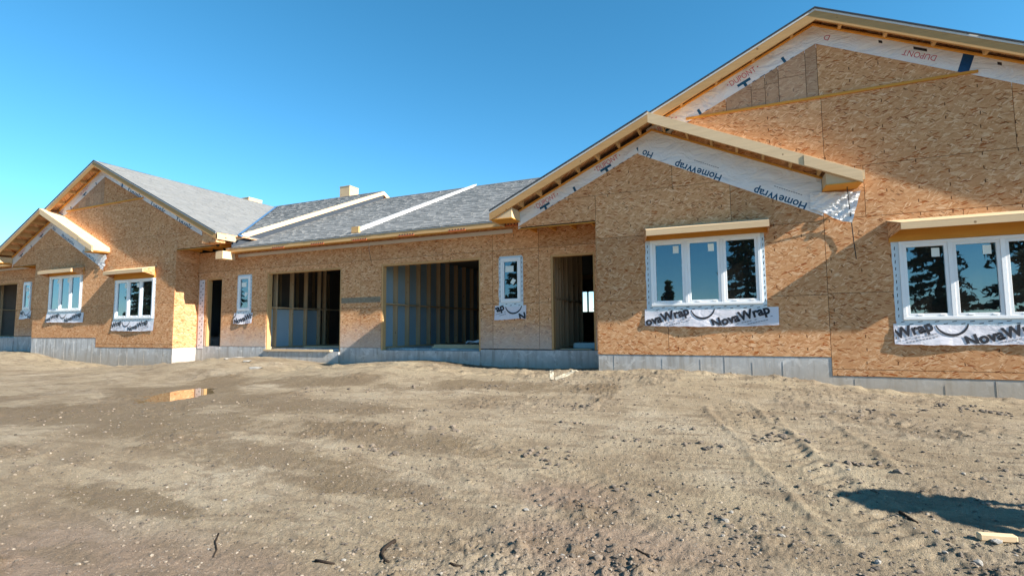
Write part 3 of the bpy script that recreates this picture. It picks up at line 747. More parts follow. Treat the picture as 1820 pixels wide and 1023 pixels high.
    # -- windows with tape, print and hoods
    for k, (c, hz) in enumerate(((cw1, 3.36), (cw2, 3.155))):
        window(H, *c, D, 3, seed=k)
        tape(H, c[0] - .09, c[0] - .001, c[2] - .02, c[3] + .02, D, (.03,), 3 + k)
        tape(H, c[1] + .001, c[1] + .06, c[2] - .02, c[3], D, (.028,), 5 + k)
        x0, x1 = (c[0] - .13, c[1] + .23) if k == 0 else (c[0] - .13, c[1] + .06)
        flashing_strip(H, x0, x1, c[2] - .375, c[2] - .055, D, (1.17 if k == 0 else .88) - 1.3, seed=k + 2 + (5 if left else 0))
        tape(H, c[0] - .09, c[1] + .06, c[2] - .095, c[2] - .001, D, (.055, .02), 7 + k)
        hood(H, c[0] - .13 if k else c[0] - .10, c[1] + (.04 if k else .13), Z(hz), D, c[3] + .003)
    # -- house wrap along the rakes with its print
    sof_b = .127     # how far the soffit line lies under the roof's top at the wall
    ytk, yt = D + .004, D + .0032
    def wrap(poly, y, nm='house_wrap'):
        return MB().prism_y(poly, y, y + .002).build(nm, 'house_wrap', H)
    for sgn in (-1, 1):
        xa, xb_ = (X(XS) - .1, X(XC)) if sgn < 0 else (X(XC), X(RX))
        if sgn < 0: poly = [(xa, rl(xa) - .05), (xb_, rl(xb_) - .05), (xb_, zb(xb_) - sof_b), (xa, zb(xa) - sof_b)]
        else: poly = [(xa, rl(xa) - .05), (xb_, rl(xb_) - .05), (xb_, zb(xb_) - sof_b), (xa, zb(xa) - sof_b)]
        wr = wrap(poly, ytk)
        ang = math.atan(SB) * (1 if sgn < 0 else -1)
        above = [(.482 * (-1 if sgn > 0 else 1), -1, -(Z(6.278) + (.482 * X(1.385) if sgn > 0 else -.482 * X(1.385))) )]
        # keep z >= OSB edge:  -(z) + slope*x <= -c
        if sgn < 0:
            above = [(.482, -1, .482 * X(1.385) - Z(6.278))]
            for xs in (-1.33, -.06 + .13):
                z0 = rl(X(xs)) + .155
                letter(wr, 'DUPONT', .145, X(xs) - .02, z0, yt, ang, 'ink_red', [(-1, 0, -(X(XS) + .02))], width=.46)
                letter(wr, '\u2022', .10, X(xs) - .075, z0 - .0, yt, ang, 'ink_red', [(-1, 0, -(X(XS) + .02))]); letter(wr, '\u2022', .10, X(xs) + .42, z0 + .235, yt, ang, 'ink_red')
                letter(wr, 'Tyvek', .42, X(xs) + .20, rl(X(xs) + .20) - .20, yt, ang, 'ink_blue', above, .006, width=.98)
        else:
            above = [(-.482, -1, -.482 * X(1.385) - Z(6.278))]
            if not left:
                for xs, s_ in ((3.02, 'DUPONT'), (1.62, 'D')):
                    x = X(xs); z0 = rl(x) + .20
                    letter(wr, s_, .13, x, z0, yt, ang + math.pi, 'ink_red', width=.46 if len(s_) > 1 else None)
                for xs, w_ in ((2.27, .05), (2.72, .17), (3.72, .05)):
                    x = X(xs); z0 = zb(x) - sof_b - .045
                    MB().prism_y([(x, z0), (x + w_, z0 - w_ * .47), (x + w_, z0 - w_ * .47 - .045), (x, z0 - .045)], yt - .001, yt + .0005).build('staple_strip', 'ink_black', wr)
                x = X(3.24); z0 = rl(x)
                MB().prism_y([(x, z0 - .01), (x + .13, z0 - .06), (x + .22, z0 + .21), (x + .09, z0 + .27)], yt - .001, yt + .0005).build('blue_tape', 'tape_blue', wr)
            else:
                for xs in (2.55, 3.75, 5.0, 6.15):
                    letter(wr, 'Tyvek' if xs < 6 else 'T', .34, X(xs), rl(X(xs)) - .10, yt, ang, 'ink_blue', above, .006, width=.85 if xs < 6 else None)
                x = X(2.30); z0 = rl(x); MB().prism_y([(x, z0 - .01), (x + .07, z0 - .04), (x + .12, z0 + .22), (x + .05, z0 + .25)], yt - .001, yt + .0005).build('blue_tape', 'tape_blue', wr)
    # small gable, left rake over the porch
    xa, xb_ = X(LW), X(XS)
    wr = wrap([(xa, rl(xa) - .05), (xb_, rl(xb_) - .05), (xb_, zs(xb_) - .185), (xa, zs(xa) - .185)], ytk)
    ang = math.atan(SS); above = [(.482, -1, .482 * X(1.385) - Z(6.278))]
    for xs in (-3.70, -2.42):
        z0 = rl(X(xs)) + .13
        letter(wr, 'DUPONT', .145, X(xs), z0, yt, ang, 'ink_red', width=.46)
        letter(wr, '\u2022', .10, X(xs) - .055, z0, yt, ang, 'ink_red'); letter(wr, '\u2022', .10, X(xs) + .44, z0 + .22, yt, ang, 'ink_red')
        letter(wr, 'Tyvek', .42, X(xs) + .17, rl(X(xs) + .17) - .20, yt, ang, 'ink_blue', above, .006, width=.98)
    # small gable, right rake: a strip stapled over the sheathing
    lo = lambda x: Z(4.79) - .498 * (x - X(-1.6))
    xa, xb_ = X(-1.62), X(1.36)
    pts = [(xa, lo(xa)), (xb_, lo(xb_)), (xb_, zs(xb_) - .18), (X(XS), zs(X(XS)) - .18), (xa, zs(xa) - .18)]
    wr = wrap(pts, D - .004)
    ang = math.pi - math.atan(.48); ab = [(-.498, -1, -.498 * X(-1.6) - Z(4.79))]
    for xs, s_ in ((-1.40 + .07, 'Ho'), (-.15, 'HomeWrap'), (1.15, 'HomeWrap')):
        letter(wr, s_, .19, X(xs), lo(X(xs)) + .125, D - .0048, ang, 'ink_blue', ab, .004, width=.86 if len(s_) > 2 else .2)
    mb = MB()
    for xs in (-.62, .66):
        for q in range(12):
            x = X(xs) + q * .035; z0 = lo(x) + .23; mb.add([(x, D - .0048, z0), (x + .026, D - .0048, z0 - .011), (x + .026, D - .0048, z0 + .005), (x, D - .0048, z0 + .016)], [(0, 1, 2, 3)])
    tag(mb.build('fine_print', 'ink_grey', wr), kind='stuff')
    # loose tail of that wrap
    rr = random.Random(5); n = 14; mb = MB(); V = []
    for j in range(n + 1):
        for i in range(n + 1):
            f, g = i / n, j / n
            x = X(1.18) + f * (.56 + .14 * g); zlo = Z(3.44) - .30 * f + .02 * math.sin(f * 7); zhi = Z(3.72) - .12 * f + (.05 * f)
            V.append((x, D - .012 - (.012 + .075 * f) * (.4 + .6 * abs(math.sin((f * 2.3 - g * 1.4) * 5.2))) - .008 * rr.random(), zlo + (zhi - zlo) * g))
    fs = [(j * (n + 1) + i, j * (n + 1) + i + 1, (j + 1) * (n + 1) + i + 1, (j + 1) * (n + 1) + i) for j in range(n) for i in range(n)]
    mb.add(V, fs).build('loose_wrap', 'crinkled_wrap', H)
    # -- big roof
    Y0 = D - OHB; YB = 17.2
    for sgn in (-1, 1):
        xe = X(XC) + sgn * 5.95
        deck = MB().prism_y([(X(XC), zb(X(XC)) - .012), (xe, zb(xe) - .012), (xe, zb(xe) - .03), (X(XC), zb(X(XC)) - .03)], Y0, YB).build('roof', 'osb_bare', H)
        c = 1 / math.sqrt(1 + SB * SB)
        shingles('shingle_courses', deck, (xe, Y0 - .012, zb(xe) - .008), (0, 1, 0), (-sgn * c, 0, SB * c), YB - Y0, 5.95 / c, 31 + sgn + (7 if left else 0))
        # rake: drip edge, fascia, inner ledger, lookouts
        xr = xe if sgn > 0 else X(XS) + .02
        f = MB().prism_y(strip_poly(X(XC), xr, zb, .047, .20), Y0, Y0 + .038).build('rake_board', 'lumber_rake', H)
        MB().prism_y(strip_poly(X(XC), xr, zb, .010, .046), Y0 - .006, Y0 + .03).build('drip_edge', 'drip_edge', f)
        MB().prism_y(strip_poly(X(XC), xr, zb, .11, .14), D - .04, D - .001).build('rake_ledger', 'lumber_orange', f)
        MB().prism_y(strip_poly(X(XC), xe, zb, -.014, .009), Y0 - .022, Y0 - .0125).build('shingle_edge', 'shingle_edge', f)
        k = .35
        while k < abs(xr - X(XC)) - .1:
            x = X(XC) + sgn * k
            MB().prism_y([(x, zb(x) - .035), (x + .04, zb(x + .04) - .035), (x + .04, zb(x + .04) - .13), (x, zb(x) - .13)], Y0 + .039, D - .0405).build('lookout', 'lumber', f); k += .61
        if sgn < 0 and False: continue
        # eave board along the side and boxed return
        MB().box(xe - (.0 if sgn < 0 else .036), xe + (.036 if sgn < 0 else 0), Y0 + .001, RW - .43, zb(xe) - .19, zb(xe) - .032).build('eave_board', 'lumber_pale', H)
    sgn = 1; xe = X(XC) + 5.95
    MB().prism_y([(xe - .045, zb(xe - .05) - .22), (xe - .045, zb(xe) - .27), (xe - .62, zb(xe) - .27), (xe - .62, zb(xe - .62) - .22)], Y0 + .04, D - .002).build('rake_return', 'osb', H)
    MB().box(X(RX) + .01, X(RX) + .30, D + .02, RW - .3, Z(3.21), Z(3.43)).build('beam_end', 'lumber_pale', H)
    # -- small gable roof
    Ys = D - OHS
    for sgn in (-1, 1):
        xe = X(XS) + sgn * 3.205; yb = D - .002 if sgn > 0 else D + .12
        deck = MB().prism_y([(X(XS), zs(X(XS)) - .004), (xe, zs(xe) - .004), (xe, zs(xe) - .02), (X(XS), zs(X(XS)) - .02)], Ys, yb).build('porch_roof', 'lumber_pale' if sgn > 0 else 'osb_bare', H)
        c = 1 / math.sqrt(1 + SS * SS)
        if sgn < 0: shingles('shingle_courses', deck, (xe, Ys - .014, zs(xe) - .002), (0, 1, 0), (c, 0, SS * c), yb - Ys, 3.205 / c, 51)
        f = MB().prism_y(strip_poly(X(XS), xe, zs, 0.021 if sgn > 0 else .047, .195), Ys, Ys + .038).build('rake_board', 'lumber_pale' if sgn > 0 else 'lumber_rake', H)
        if sgn > 0:
            MB().prism_y(strip_poly(X(XS) + 2.43, xe, zs, .019, .188), Ys - .012, Ys - .0005).build('rake_splice', 'lumber_pale', f)
        if sgn < 0: MB().prism_y(strip_poly(X(XS), xe, zs, .006, .046), Ys - .006, Ys + .03).build('drip_edge', 'drip_edge', f)
        if sgn < 0: MB().prism_y(strip_poly(X(XS), xe, zs, -.018, .0055), Ys - .024, Ys - .0145).build('shingle_edge', 'shingle_edge', f)
        MB().prism_y(strip_poly(X(XS), xe - sgn * .35, zs, .16, .19), D - .045, D - .0045).build('rake_ledger', 'lumber_orange', f)
        k = .22
        while k < 2.9:
            x = X(XS) + sgn * k
            MB().prism_y([(x, zs(x) - .024), (x + .038, zs(x + .038) - .024), (x + .038, zs(x + .038) - .158), (x, zs(x) - .158)], Ys + .039, D - .0455).build('lookout', 'lumber', f); k += .405
        # boxed return at the eave end
        zbx = zs(xe) - .165
        bx_ = MB().prism_y([(xe - sgn * .002, zbx), (xe - sgn * .48, zbx), (xe - sgn * .48, zs(xe - sgn * .48) - .187), (xe - sgn * .002, zs(xe) - .16)], Ys + .04, D - .015).build('rake_return', 'lumber_pale', H)
        MB().box(xe - .49 if sgn > 0 else xe + .0, xe if sgn > 0 else xe + .49, Ys + .03, D - .014, zbx - .016, zbx - .001).build('return_soffit', 'lumber_orange', bx_)
        if sgn > 0: MB().box(xe + .001, xe + .03, Ys, D - .002, zs(xe) - .15, zs(xe) - .003).build('eave_board', 'lumber_pale', H)
    # -- inside: floor, back and side walls, ceiling
    MB().box(X(cA) + .14, X(cC) - .14, D + .26, 20, Z(zB) + .0, Z(zB) + .3).build('floor', 'slab', H)
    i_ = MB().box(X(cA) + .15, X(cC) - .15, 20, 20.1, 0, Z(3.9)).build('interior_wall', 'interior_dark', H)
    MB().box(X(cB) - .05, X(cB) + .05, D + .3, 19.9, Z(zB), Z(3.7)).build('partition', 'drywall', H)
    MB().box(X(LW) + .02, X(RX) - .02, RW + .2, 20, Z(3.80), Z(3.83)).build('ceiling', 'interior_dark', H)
    return H
def onX(px, py, Xp):
    d = ray(px, py); t = Xp / d.x; return Vector((Xp, d.y * t, CZ + d.z * t))

YE, ZE, YR, SM = 10.0, 3.86, 16.75, .44
def main_roof(parent, x0, x1, dz, seed):
    zr = ZE + dz + SM * (YR - YE)
    th = .03
    dk = MB().prism_x([(YE, ZE + dz - .008), (YR, zr - .008), (2 * YR - YE, ZE + dz - .008), (2 * YR - YE, ZE + dz - th), (YR, zr - th), (YE, ZE + dz - th)], x0, x1).build('main_roof', 'osb_bare', parent)
    c = 1 / math.sqrt(1 + SM * SM)
    shingles('shingle_courses', dk, (x0, YE - .015, ZE + dz - .006), (1, 0, 0), (0, c, SM * c), x1 - x0, (YR - YE) / c, seed)
    MB().prism_x([(YR - .14, zr - .045), (YR, zr + .018), (YR + .14, zr - .045), (YR, zr + .004)], x0, x1).build('ridge_cap', 'shingle', dk)
    return dk
def eave(parent, x0, x1, dz, brackets):
    f = MB().box(x0, x1, YE, YE + .038, ZE + dz - .135, ZE + dz - .031).build('eave_fascia', 'lumber', parent)
    MB().box(x0, x1, YE - .007, YE + .01, ZE + dz - .030, ZE + dz - .010).build('drip_edge', 'drip_edge', f)
    MB().box(x0, x1, YE + .0385, YE + .075, ZE + dz - .155, ZE + dz - .05).build('sub_fascia', 'lumber_orange', f)
    MB().box(x0, x1, RW - .03, RW - .0125, ZE + dz - .215, ZE + dz - .13).build('frieze_board', 'white_wrap', parent)
    x = x0 + .2
    while x < x1 - .1:
        MB().prism_x([(YE + .076, ZE + dz - .05), (RW - .031, ZE + dz + .10), (RW - .031, ZE + dz - .01), (YE + .076, ZE + dz - .14)], x, x + .038).build('rafter_tail', 'lumber_orange', f); x += .61
    for bx in brackets:
        b = MB().box(bx - .22, bx + .22, YE - .016, YE - .0005, ZE + dz - .155, ZE + dz - .128).build('eave_clip', 'bracket_red', parent)
        for q in range(6):
            xx = bx - .2 + q * .075; MB().box(xx, xx + .03, YE - .012, YE - .0005, ZE + dz - .127, ZE + dz - .100).build('clip_tooth', 'ink_black', b)

def stud_wall(parent, x, facing, ys, z0, z1, block, panels, depth=.13, mat='drywall'):
    """studs standing along y against a backing; facing +1 shows them to +x"""
    xb = x - facing * depth
    bk = MB()
    for (y0, y1, a, b) in panels: bk.box(min(xb, xb - facing * .012), max(xb, xb - facing * .012), y0, y1, a, b)
    w_ = bk.build('side_wall', mat, parent)
    for y in ys: MB().box(min(x, xb + facing * .001), max(x, xb + facing * .001), y - .02, y + .02, z0 + .041, z1).build('stud', 'stud', w_)
    MB().box(min(x, xb) + .001, max(x, xb) - .001, ys[0] - .03, ys[-1] + .03, z0, z0 + .04).build('sole_plate', 'stud', w_)
    for a, b in zip(ys[:-1], ys[1:]):
        MB().box(min(x, xb) + .004, max(x, xb) - .004, a + .0205, b - .0205, block - .02, block + .02).build('blocking', 'stud', w_)
    return w_

def garage_block(ox, oz, label, full):
    G = thing('garage_block', label, 'house'); X = lambda x: x + ox; Z = lambda z: z + oz
    op = dict(d2=(-14.706, -14.023, 1.05, 3.085), w2=(-13.373, -12.78, 2.036, 3.124), g1=(-12.18, -9.49, .9, 3.138), g2=(-8.19, -5.39, .9, 3.138), w1=(-4.916, -4.323, 2.036, 3.124), d1=(-3.673, -2.70, 1.04, 3.085))
    O = {k: (X(a), X(b), Z(c), Z(d)) for k, (a, b, c, d) in op.items()}
    holes = [O[k] for k in ('d2', 'g1', 'g2', 'd1')] + [(O[k][0] + .07, O[k][1] - .07, O[k][2] + .07, O[k][3] - .07) for k in ('w1', 'w2')]
    x0, x1 = X(cC - PER + .012), X(cA + .05)
    rs = [(x0, x1, Z(1.05), Z(3.9))]
    for h in holes: rs = minus(rs, h)
    mb = MB()
    for (a, b, c, d) in rs: mb.box(a, b, RW + .012, RW + .14, c, d)
    W = mb.build('front_wall', 'sheathing_gap', G)
    cols = [(x0, X(-13.6)), (X(-13.6), X(-11.16)), (X(-11.16), X(-8.84)), (X(-8.84), X(-6.4)), (X(-6.4), X(-5.07)), (X(-5.07), X(-3.95)), (X(-3.95), x1)]
    rows = [(Z(1.05), Z(2.06)), (Z(2.06), Z(3.27)), (Z(3.27), Z(3.88))]
    for (a, b) in cols:
        for (c, d) in rows: osb_panel(W, (a, b, c, d), RW, holes, (), 'osb_splashed' if c < Z(1.2) else 'osb')
    # grey sealed band on the pier between the garage doors
    MB().box(X(-9.47), X(-8.21), RW - .003, RW - .0008, Z(2.19), Z(2.33)).build('sealer_band', 'osb_sealed', G)
    # openings' linings
    for k, wd in (('d2', .04), ('g1', .04), ('g2', .04), ('d1', .04)):
        a, b, c, d = O[k]
        t_ = MB().box(a - .001, a + wd, RW + .013, RW + .15, c, d - wd).build('jamb', 'lumber', G); MB().box(b - wd, b + .001, RW + .013, RW + .15, c, d - wd).build('jamb', 'lumber', G)
        MB().box(a, b, RW + .014, RW + .151, d - wd, d + .001).build('header', 'lumber', G)
    # wrap folded round the jamb of the far door
    wr = MB().box(X(-15.03), X(-14.80), RW - .006, RW - .001, Z(.98), Z(3.05)).build('jamb_wrap', 'flashing_wrap', G)
    mb = MB(); rr = random.Random(4)
    for q in range(22):
        z = Z(1.05) + q * .09; x = X(-14.98) + (.09 if q % 2 else 0); mb.add([(x, RW - .0068, z), (x + .05, RW - .0068, z + .02), (x + .045, RW - .0068, z + .045), (x - .005, RW - .0068, z + .025)], [(0, 1, 2, 3)])
    tag(mb.build('wrap_print', 'ink_black', wr), kind='stuff')
    # slim windows
    for k in ('w2', 'w1'):
        a, b, c, d = O[k]; window(G, a + .055, b - .055, c + .05, d - .045, RW, 1, sash=.03)
        tape(G, a, a + .054, c, d - .03, RW, (.02,), 2); tape(G, b - .054, b, c, d - .03, RW, (.02,), 3)
        MB().box(a + .02, b - .02, RW - .004, RW - .0006, d - .044, d).build('flashing_tape', 'flashing_tape', G)
        flashing_strip(G, a - .10, b + .07, c - .33, c - .02, RW, (.62 if k == 'w1' else .05), seed=4 if k == 'w1' else 9)
        tape(G, a, b, c - .05, c + .049, RW, (.02, .05), 9)
        MB().box(a + .16, a + .36, RW + .005, RW + .0062, d - .36, d - .22).build('sticker', 'sticker', G); s_ = MB().box(-.045, .045, -.0006, .0006, -.06, .06).build('sticker', 'sticker', G)
        s_.location = ((a + b) / 2 + .05, RW + .0055, (c + d) / 2 - .03); s_.rotation_euler = (0, R(35), 0)
    # foundation, slabs, sills
    foundation(G, [(X(cC - PER) + .012, O['g1'][0], Z(1.045)), (O['g1'][1], O['g2'][0], Z(1.045)), (O['g2'][1], X(cA) + .2, Z(1.03))], RW + .004, .2)
    MB().box(O['g1'][0] + .001, O['g1'][1] - .001, RW - .06, RW + .3, -.2, Z(.93)).build('garage_sill', 'concrete', G)
    MB().box(O['g2'][0] + .001, O['g2'][1] - .001, RW - .03, RW + .3, -.2, Z(.99)).build('garage_sill', 'concrete', G)
    MB().box(O['g1'][0] + .04, O['g1'][1] - .25, RW - .10, RW + .02, Z(.94), Z(.985)).build('sill_plank', 'lumber_pale', G)
    MB().box(X(cC - PER) + .3, X(-8.6), RW + .301, 20, Z(.7), Z(1.0)).build('floor', 'slab', G)
    MB().box(X(-8.6) + .001, X(cA) + .13, RW + .301, 20, Z(.7), Z(1.03)).build('floor', 'slab', G)
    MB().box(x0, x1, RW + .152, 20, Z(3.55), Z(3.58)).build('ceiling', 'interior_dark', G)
    # garage beside the right house: a full stud wall backed with board
    ys = [10.60 + .53 * i for i in range(13)]
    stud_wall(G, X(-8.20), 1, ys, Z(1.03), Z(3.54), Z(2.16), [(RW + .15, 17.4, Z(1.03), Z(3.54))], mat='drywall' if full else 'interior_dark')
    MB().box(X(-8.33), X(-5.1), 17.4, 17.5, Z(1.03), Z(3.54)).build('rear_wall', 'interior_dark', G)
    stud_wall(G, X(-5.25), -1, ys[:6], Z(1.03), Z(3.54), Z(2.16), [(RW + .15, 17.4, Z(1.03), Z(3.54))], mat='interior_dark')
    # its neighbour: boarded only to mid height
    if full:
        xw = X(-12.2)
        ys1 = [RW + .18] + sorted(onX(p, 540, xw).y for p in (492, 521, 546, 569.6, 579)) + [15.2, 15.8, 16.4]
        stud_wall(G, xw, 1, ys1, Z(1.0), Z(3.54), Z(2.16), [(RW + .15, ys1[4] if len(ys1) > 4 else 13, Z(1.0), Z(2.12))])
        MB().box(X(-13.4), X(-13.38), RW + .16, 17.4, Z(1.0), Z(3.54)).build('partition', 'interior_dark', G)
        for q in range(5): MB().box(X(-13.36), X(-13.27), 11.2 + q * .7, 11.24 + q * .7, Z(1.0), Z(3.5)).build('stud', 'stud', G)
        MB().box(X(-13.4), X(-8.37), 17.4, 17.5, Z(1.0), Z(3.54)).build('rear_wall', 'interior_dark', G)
        MB().box(X(-9.36), X(-9.34), RW + .16, 17.4, Z(1.0), Z(3.54)).build('partition', 'interior_dark', G)
        MB().box(X(-9.4), X(-8.37), RW + .152, RW + .2, Z(1.0), Z(3.54)).build('partition', 'interior_dark', G)
        # hall behind the right door with a window at its far end
        stud_wall(G, X(-3.70), 1, [10.66, 10.85, 11.04, 11.23, 11.42, 11.75, 12.15, 12.6, 13.0], Z(1.03), Z(3.54), Z(2.16), [(RW + .16, 11.6, Z(1.03), Z(3.54))], mat='lumber')
        fw = (X(-6.0), X(-4.6), Z(2.15), Z(2.95))
        mb = MB()
        for (a, b, c, d) in minus([(X(-15), X(cA) + 2, Z(.7), Z(3.9))], fw): mb.box(a, b, 20.001, 20.1, c, d)
        rw_ = mb.build('rear_wall', 'interior_dark', G)
        MB().box(X(-5.52), X(-5.46), 20.02, 20.08, fw[2], fw[3]).build('window_post', 'interior_dark', rw_)
        MB().box(X(-5.2), X(-2.4), 15.5, 15.54, Z(3.0), Z(3.15)).build('header', 'lumber', G)
        MB().box(X(-5.1), X(-3.9), 15.5, 15.54, Z(1.03), Z(1.9)).build('partition', 'interior_dark', G) if False else None
    return G

right = townhouse(0, 0, 'large bare board-sheathed gable house with two wide windows and HomeWrap print under its small gable', False)
left = townhouse(-PER, STEP, 'gabled board-sheathed house with its shingled right roof slope showing, beyond the open garages', True)
MB().box(cC - .14, cC, RW + .021, 20, .5, 3.8).build('side_wall', 'osb', right)
mid = garage_block(0, 0, 'recessed row of two open garage bays between the two gabled houses', True)
far = garage_block(-PER, STEP, 'shaded recessed garage and slim window beyond the left gabled house', False)
beyond = garage_block(PER, -STEP, 'recessed garage row beyond the far corner of the large gable house', False)
main_roof(beyond, 7.201, 24, -STEP, 63); eave(beyond, -13.35 + PER, -4.56 + PER, -STEP, [])
main_roof(mid, -13.1, 7.2, 0, 61); main_roof(left, -33.4, -13.101, STEP, 62)
eave(mid, -13.35, -4.56, 0, [onY(px, py, YE).x for px, py in ((494, 446), (564, 440), (639, 433), (722, 425), (812, 415), (906, 405))])
eave(far, -31, -4.56 - PER, STEP, [])
# raked edge where the left roof stands higher
zl = lambda y: ZE + STEP + SM * (y - YE) if y < YR else ZE + STEP + SM * (2 * YR - YE - y)
MB().prism_x([(YE - .02, zl(YE) - .01), (YR, zl(YR) - .01), (YR + .5, zl(YR + .5) - .01), (YR + .5, zl(YR + .5) - .18), (YR, zl(YR) - .155), (YE - .02, zl(YE) - .155)], -13.099, -13.06).build('raised_rake', 'lumber_pale', left)
MB().prism_x([(YE - .02, zl(YE) - .156), (YR, zl(YR) - .156), (YR, zl(YR) - .33), (YE - .02, zl(YE) - .33)], -13.0985, -13.085).build('rake_skirt', 'shingle_edge', left)
# fire-wall kerb across the middle roof
zm = lambda y: ZE + SM * (y - YE)
kb = MB().prism_x([(YE + .28, zm(YE + .28)), (YR + .05, zm(YR)), (YR + .05, zm(YR) + .085), (YE + .28, zm(YE + .28) + .075)], -8.93, -8.84).build('roof_kerb', 'white_wrap', mid)
MB().prism_x([(YE + .26, zm(YE + .28) + .076), (YR + .07, zm(YR) + .086), (YR + .07, zm(YR) + .105), (YE + .26, zm(YE + .28) + .095)], -8.95, -8.82).build('kerb_cap', 'white_wrap', kb)
MB().box(-8.95, -8.72, YE + .18, YE + .26, zm(YE + .2) + .01, zm(YE + .2) + .17).build('kerb_foot', 'lumber', kb)
# valley flashing on the left house
V0 = Vector((0, 0, 0)); c0 = XC - PER
def vy(x): return YE + (ZPK - SB * abs(x - c0) - ZE) / SM
a = Vector((c0 + 5.95, vy(c0 + 5.95), ZPK + STEP - SB * 5.95 + .03)); b = Vector((c0 + .05, vy(c0 + .05), ZPK + STEP - SB * .05 + .03))
MB().add([a, b, b + Vector((-.16, 0, SB * -.16 + .155)) * 0 + Vector((.17, 0, -SB * .17 + .0)), a + Vector((.17, 0, -SB * .17)), b + Vector((0, .17, SM * .17)), a + Vector((0, .17, SM * .17))],
         [(0, 1, 2, 3), (1, 0, 5, 4)]).build('valley_flashing', 'valley_metal', left)
# sheathed chases above the ridge
for (x0, x1, y0, y1, z1) in ((-15.62, -15.08, 17.0, 17.55, 7.68), (-21.7, -21.22, 17.0, 17.75, 7.86)):
    ch = MB().box(x0, x1, y0, y1, 6.6, z1).build('chimney_chase', 'lumber_pale', left)
    MB().box(x0 - .015, x1 + .015, y0 - .015, y1 + .015, z1 + .001, z1 + .02).build('chase_cap', 'lumber_pale', ch)

# ------------------------------------------------------------------ loose things at the building
cab = MB().tube([onY(px, py, D - .03 - .1 * k) for (px, py, k) in ((1505, 327, 2), (1507, 345, 1.4), (1510, 370, .6), (1513, 390, .3), (1514, 400, .2), (1517, 425, .1), (1519, 440, .25), (1522, 460, .1))], .007).build('hanging_cable', 'cable_black')
tag(cab, 'thin black cable hanging from the small gable eave over the loose wrap', 'cable')
cab = MB().tube([onY(656, 431, YE - .02), onY(656, 445, YE - .02), onY(658, 455, RW - .05), onY(660, 466, RW - .03)], .006).build('hanging_cable', 'cable_black')
tag(cab, 'short dark wire hanging from the garage eave between the two bays', 'cable')
cab = MB().tube([onY(404, 444, 10.2), onY(404, 455, 10.2), onY(404, 464, 10.2)], .008).build('hanging_cable', 'drip_edge')
tag(cab, 'short pale wire hanging where the left gable meets the garage eave', 'cable')
stk = []
for i, (x0, x1, y0, y1, z0, z1, rz) in enumerate(((-7.05, -4.8, 11.0, 11.22, 1.032, 1.075, 0), (-7.0, -4.9, 11.02, 11.25, 1.077, 1.118, .01))):
    o = MB().box(x0, x1, y0, y1, z0, z1).build('lumber_board', 'lumber_pale'); o.rotation_euler.z = 0
    tag(o, 'long pale board lying on the slab of the bay backed with grey board', 'board', 'boards stacked on the garage slab')
rr = random.Random(8); V = []; n = 10
for j in range(n + 1):
    for i in range(n + 1):
        V.append((-6.25 + i * .1 + rr.uniform(-.02, .02), 11.3 + j * .05, 1.12 + .11 * abs(math.sin(i * .9 + j * .5)) * rr.random() + .04 * math.sin(math.pi * i / n)))
o = MB().add(V, [(j * (n + 1) + i, j * (n + 1) + i + 1, (j + 1) * (n + 1) + i + 1, (j + 1) * (n + 1) + i) for j in range(n) for i in range(n)]).build('plastic_sheet', 'crinkled_wrap')
tag(o, 'crumpled white plastic sheet lying behind the boards in the garage', 'plastic sheet')
o = MB().bar((-11.6, 11.3, 1.02), (-9.9, 11.75, 1.02), .09, ht=.04).build('lumber_board', 'lumber_pale'); tag(o, 'single narrow board lying on the slab of the half-boarded garage', 'board')
a = onZ(994, 607, 1.03 + .05)
o = MB().box(-3.42, -2.62, 11.15, 11.5, 1.032, 1.17).build('foam_bundle', 'foam', bevel=.03); tag(o, 'pale blue-green foam bundle on the floor inside the doorway', 'foam bundle')
o = MB().bar((-3.55, RW + .26, 1.05), (-2.85, RW + .22, 1.05), .09, ht=.02).build('lumber_board', 'lumber_pale'); tag(o, 'short pale strip lying across the doorway threshold', 'board')

# ------------------------------------------------------------------ puddle, stones, sticks, rubble
n = 64; V = [(PC.x, PC.y, PZ)]; Fc = []
for i in range(n):
    a = 2 * math.pi * i / n; k = 1.7
    p = PC.xy + PA * (PLEN * k * math.cos(a)) + PB * (PWID * k * math.sin(a)); V.append((p.x, p.y, PZ))
Fc = [(0, 1 + i, 1 + (i + 1) % n) for i in range(n)]
m, nn, l, b = newmat('water'); t = NT(m)
b.inputs['Base Color'].default_value = (.17, .12, .06, 1); b.inputs['Roughness'].default_value = .02; b.inputs['Specular IOR Level'].default_value = .6; b.inputs['IOR'].default_value = 1.33
g = t.new('ShaderNodeNewGeometry'); l.new(t.bump(t.noise(g.outputs['Position'], 5, 2), .02, .01), b.inputs['Normal'])
tag(MB().add(V, Fc).build('puddle', 'water'), kind='structure')

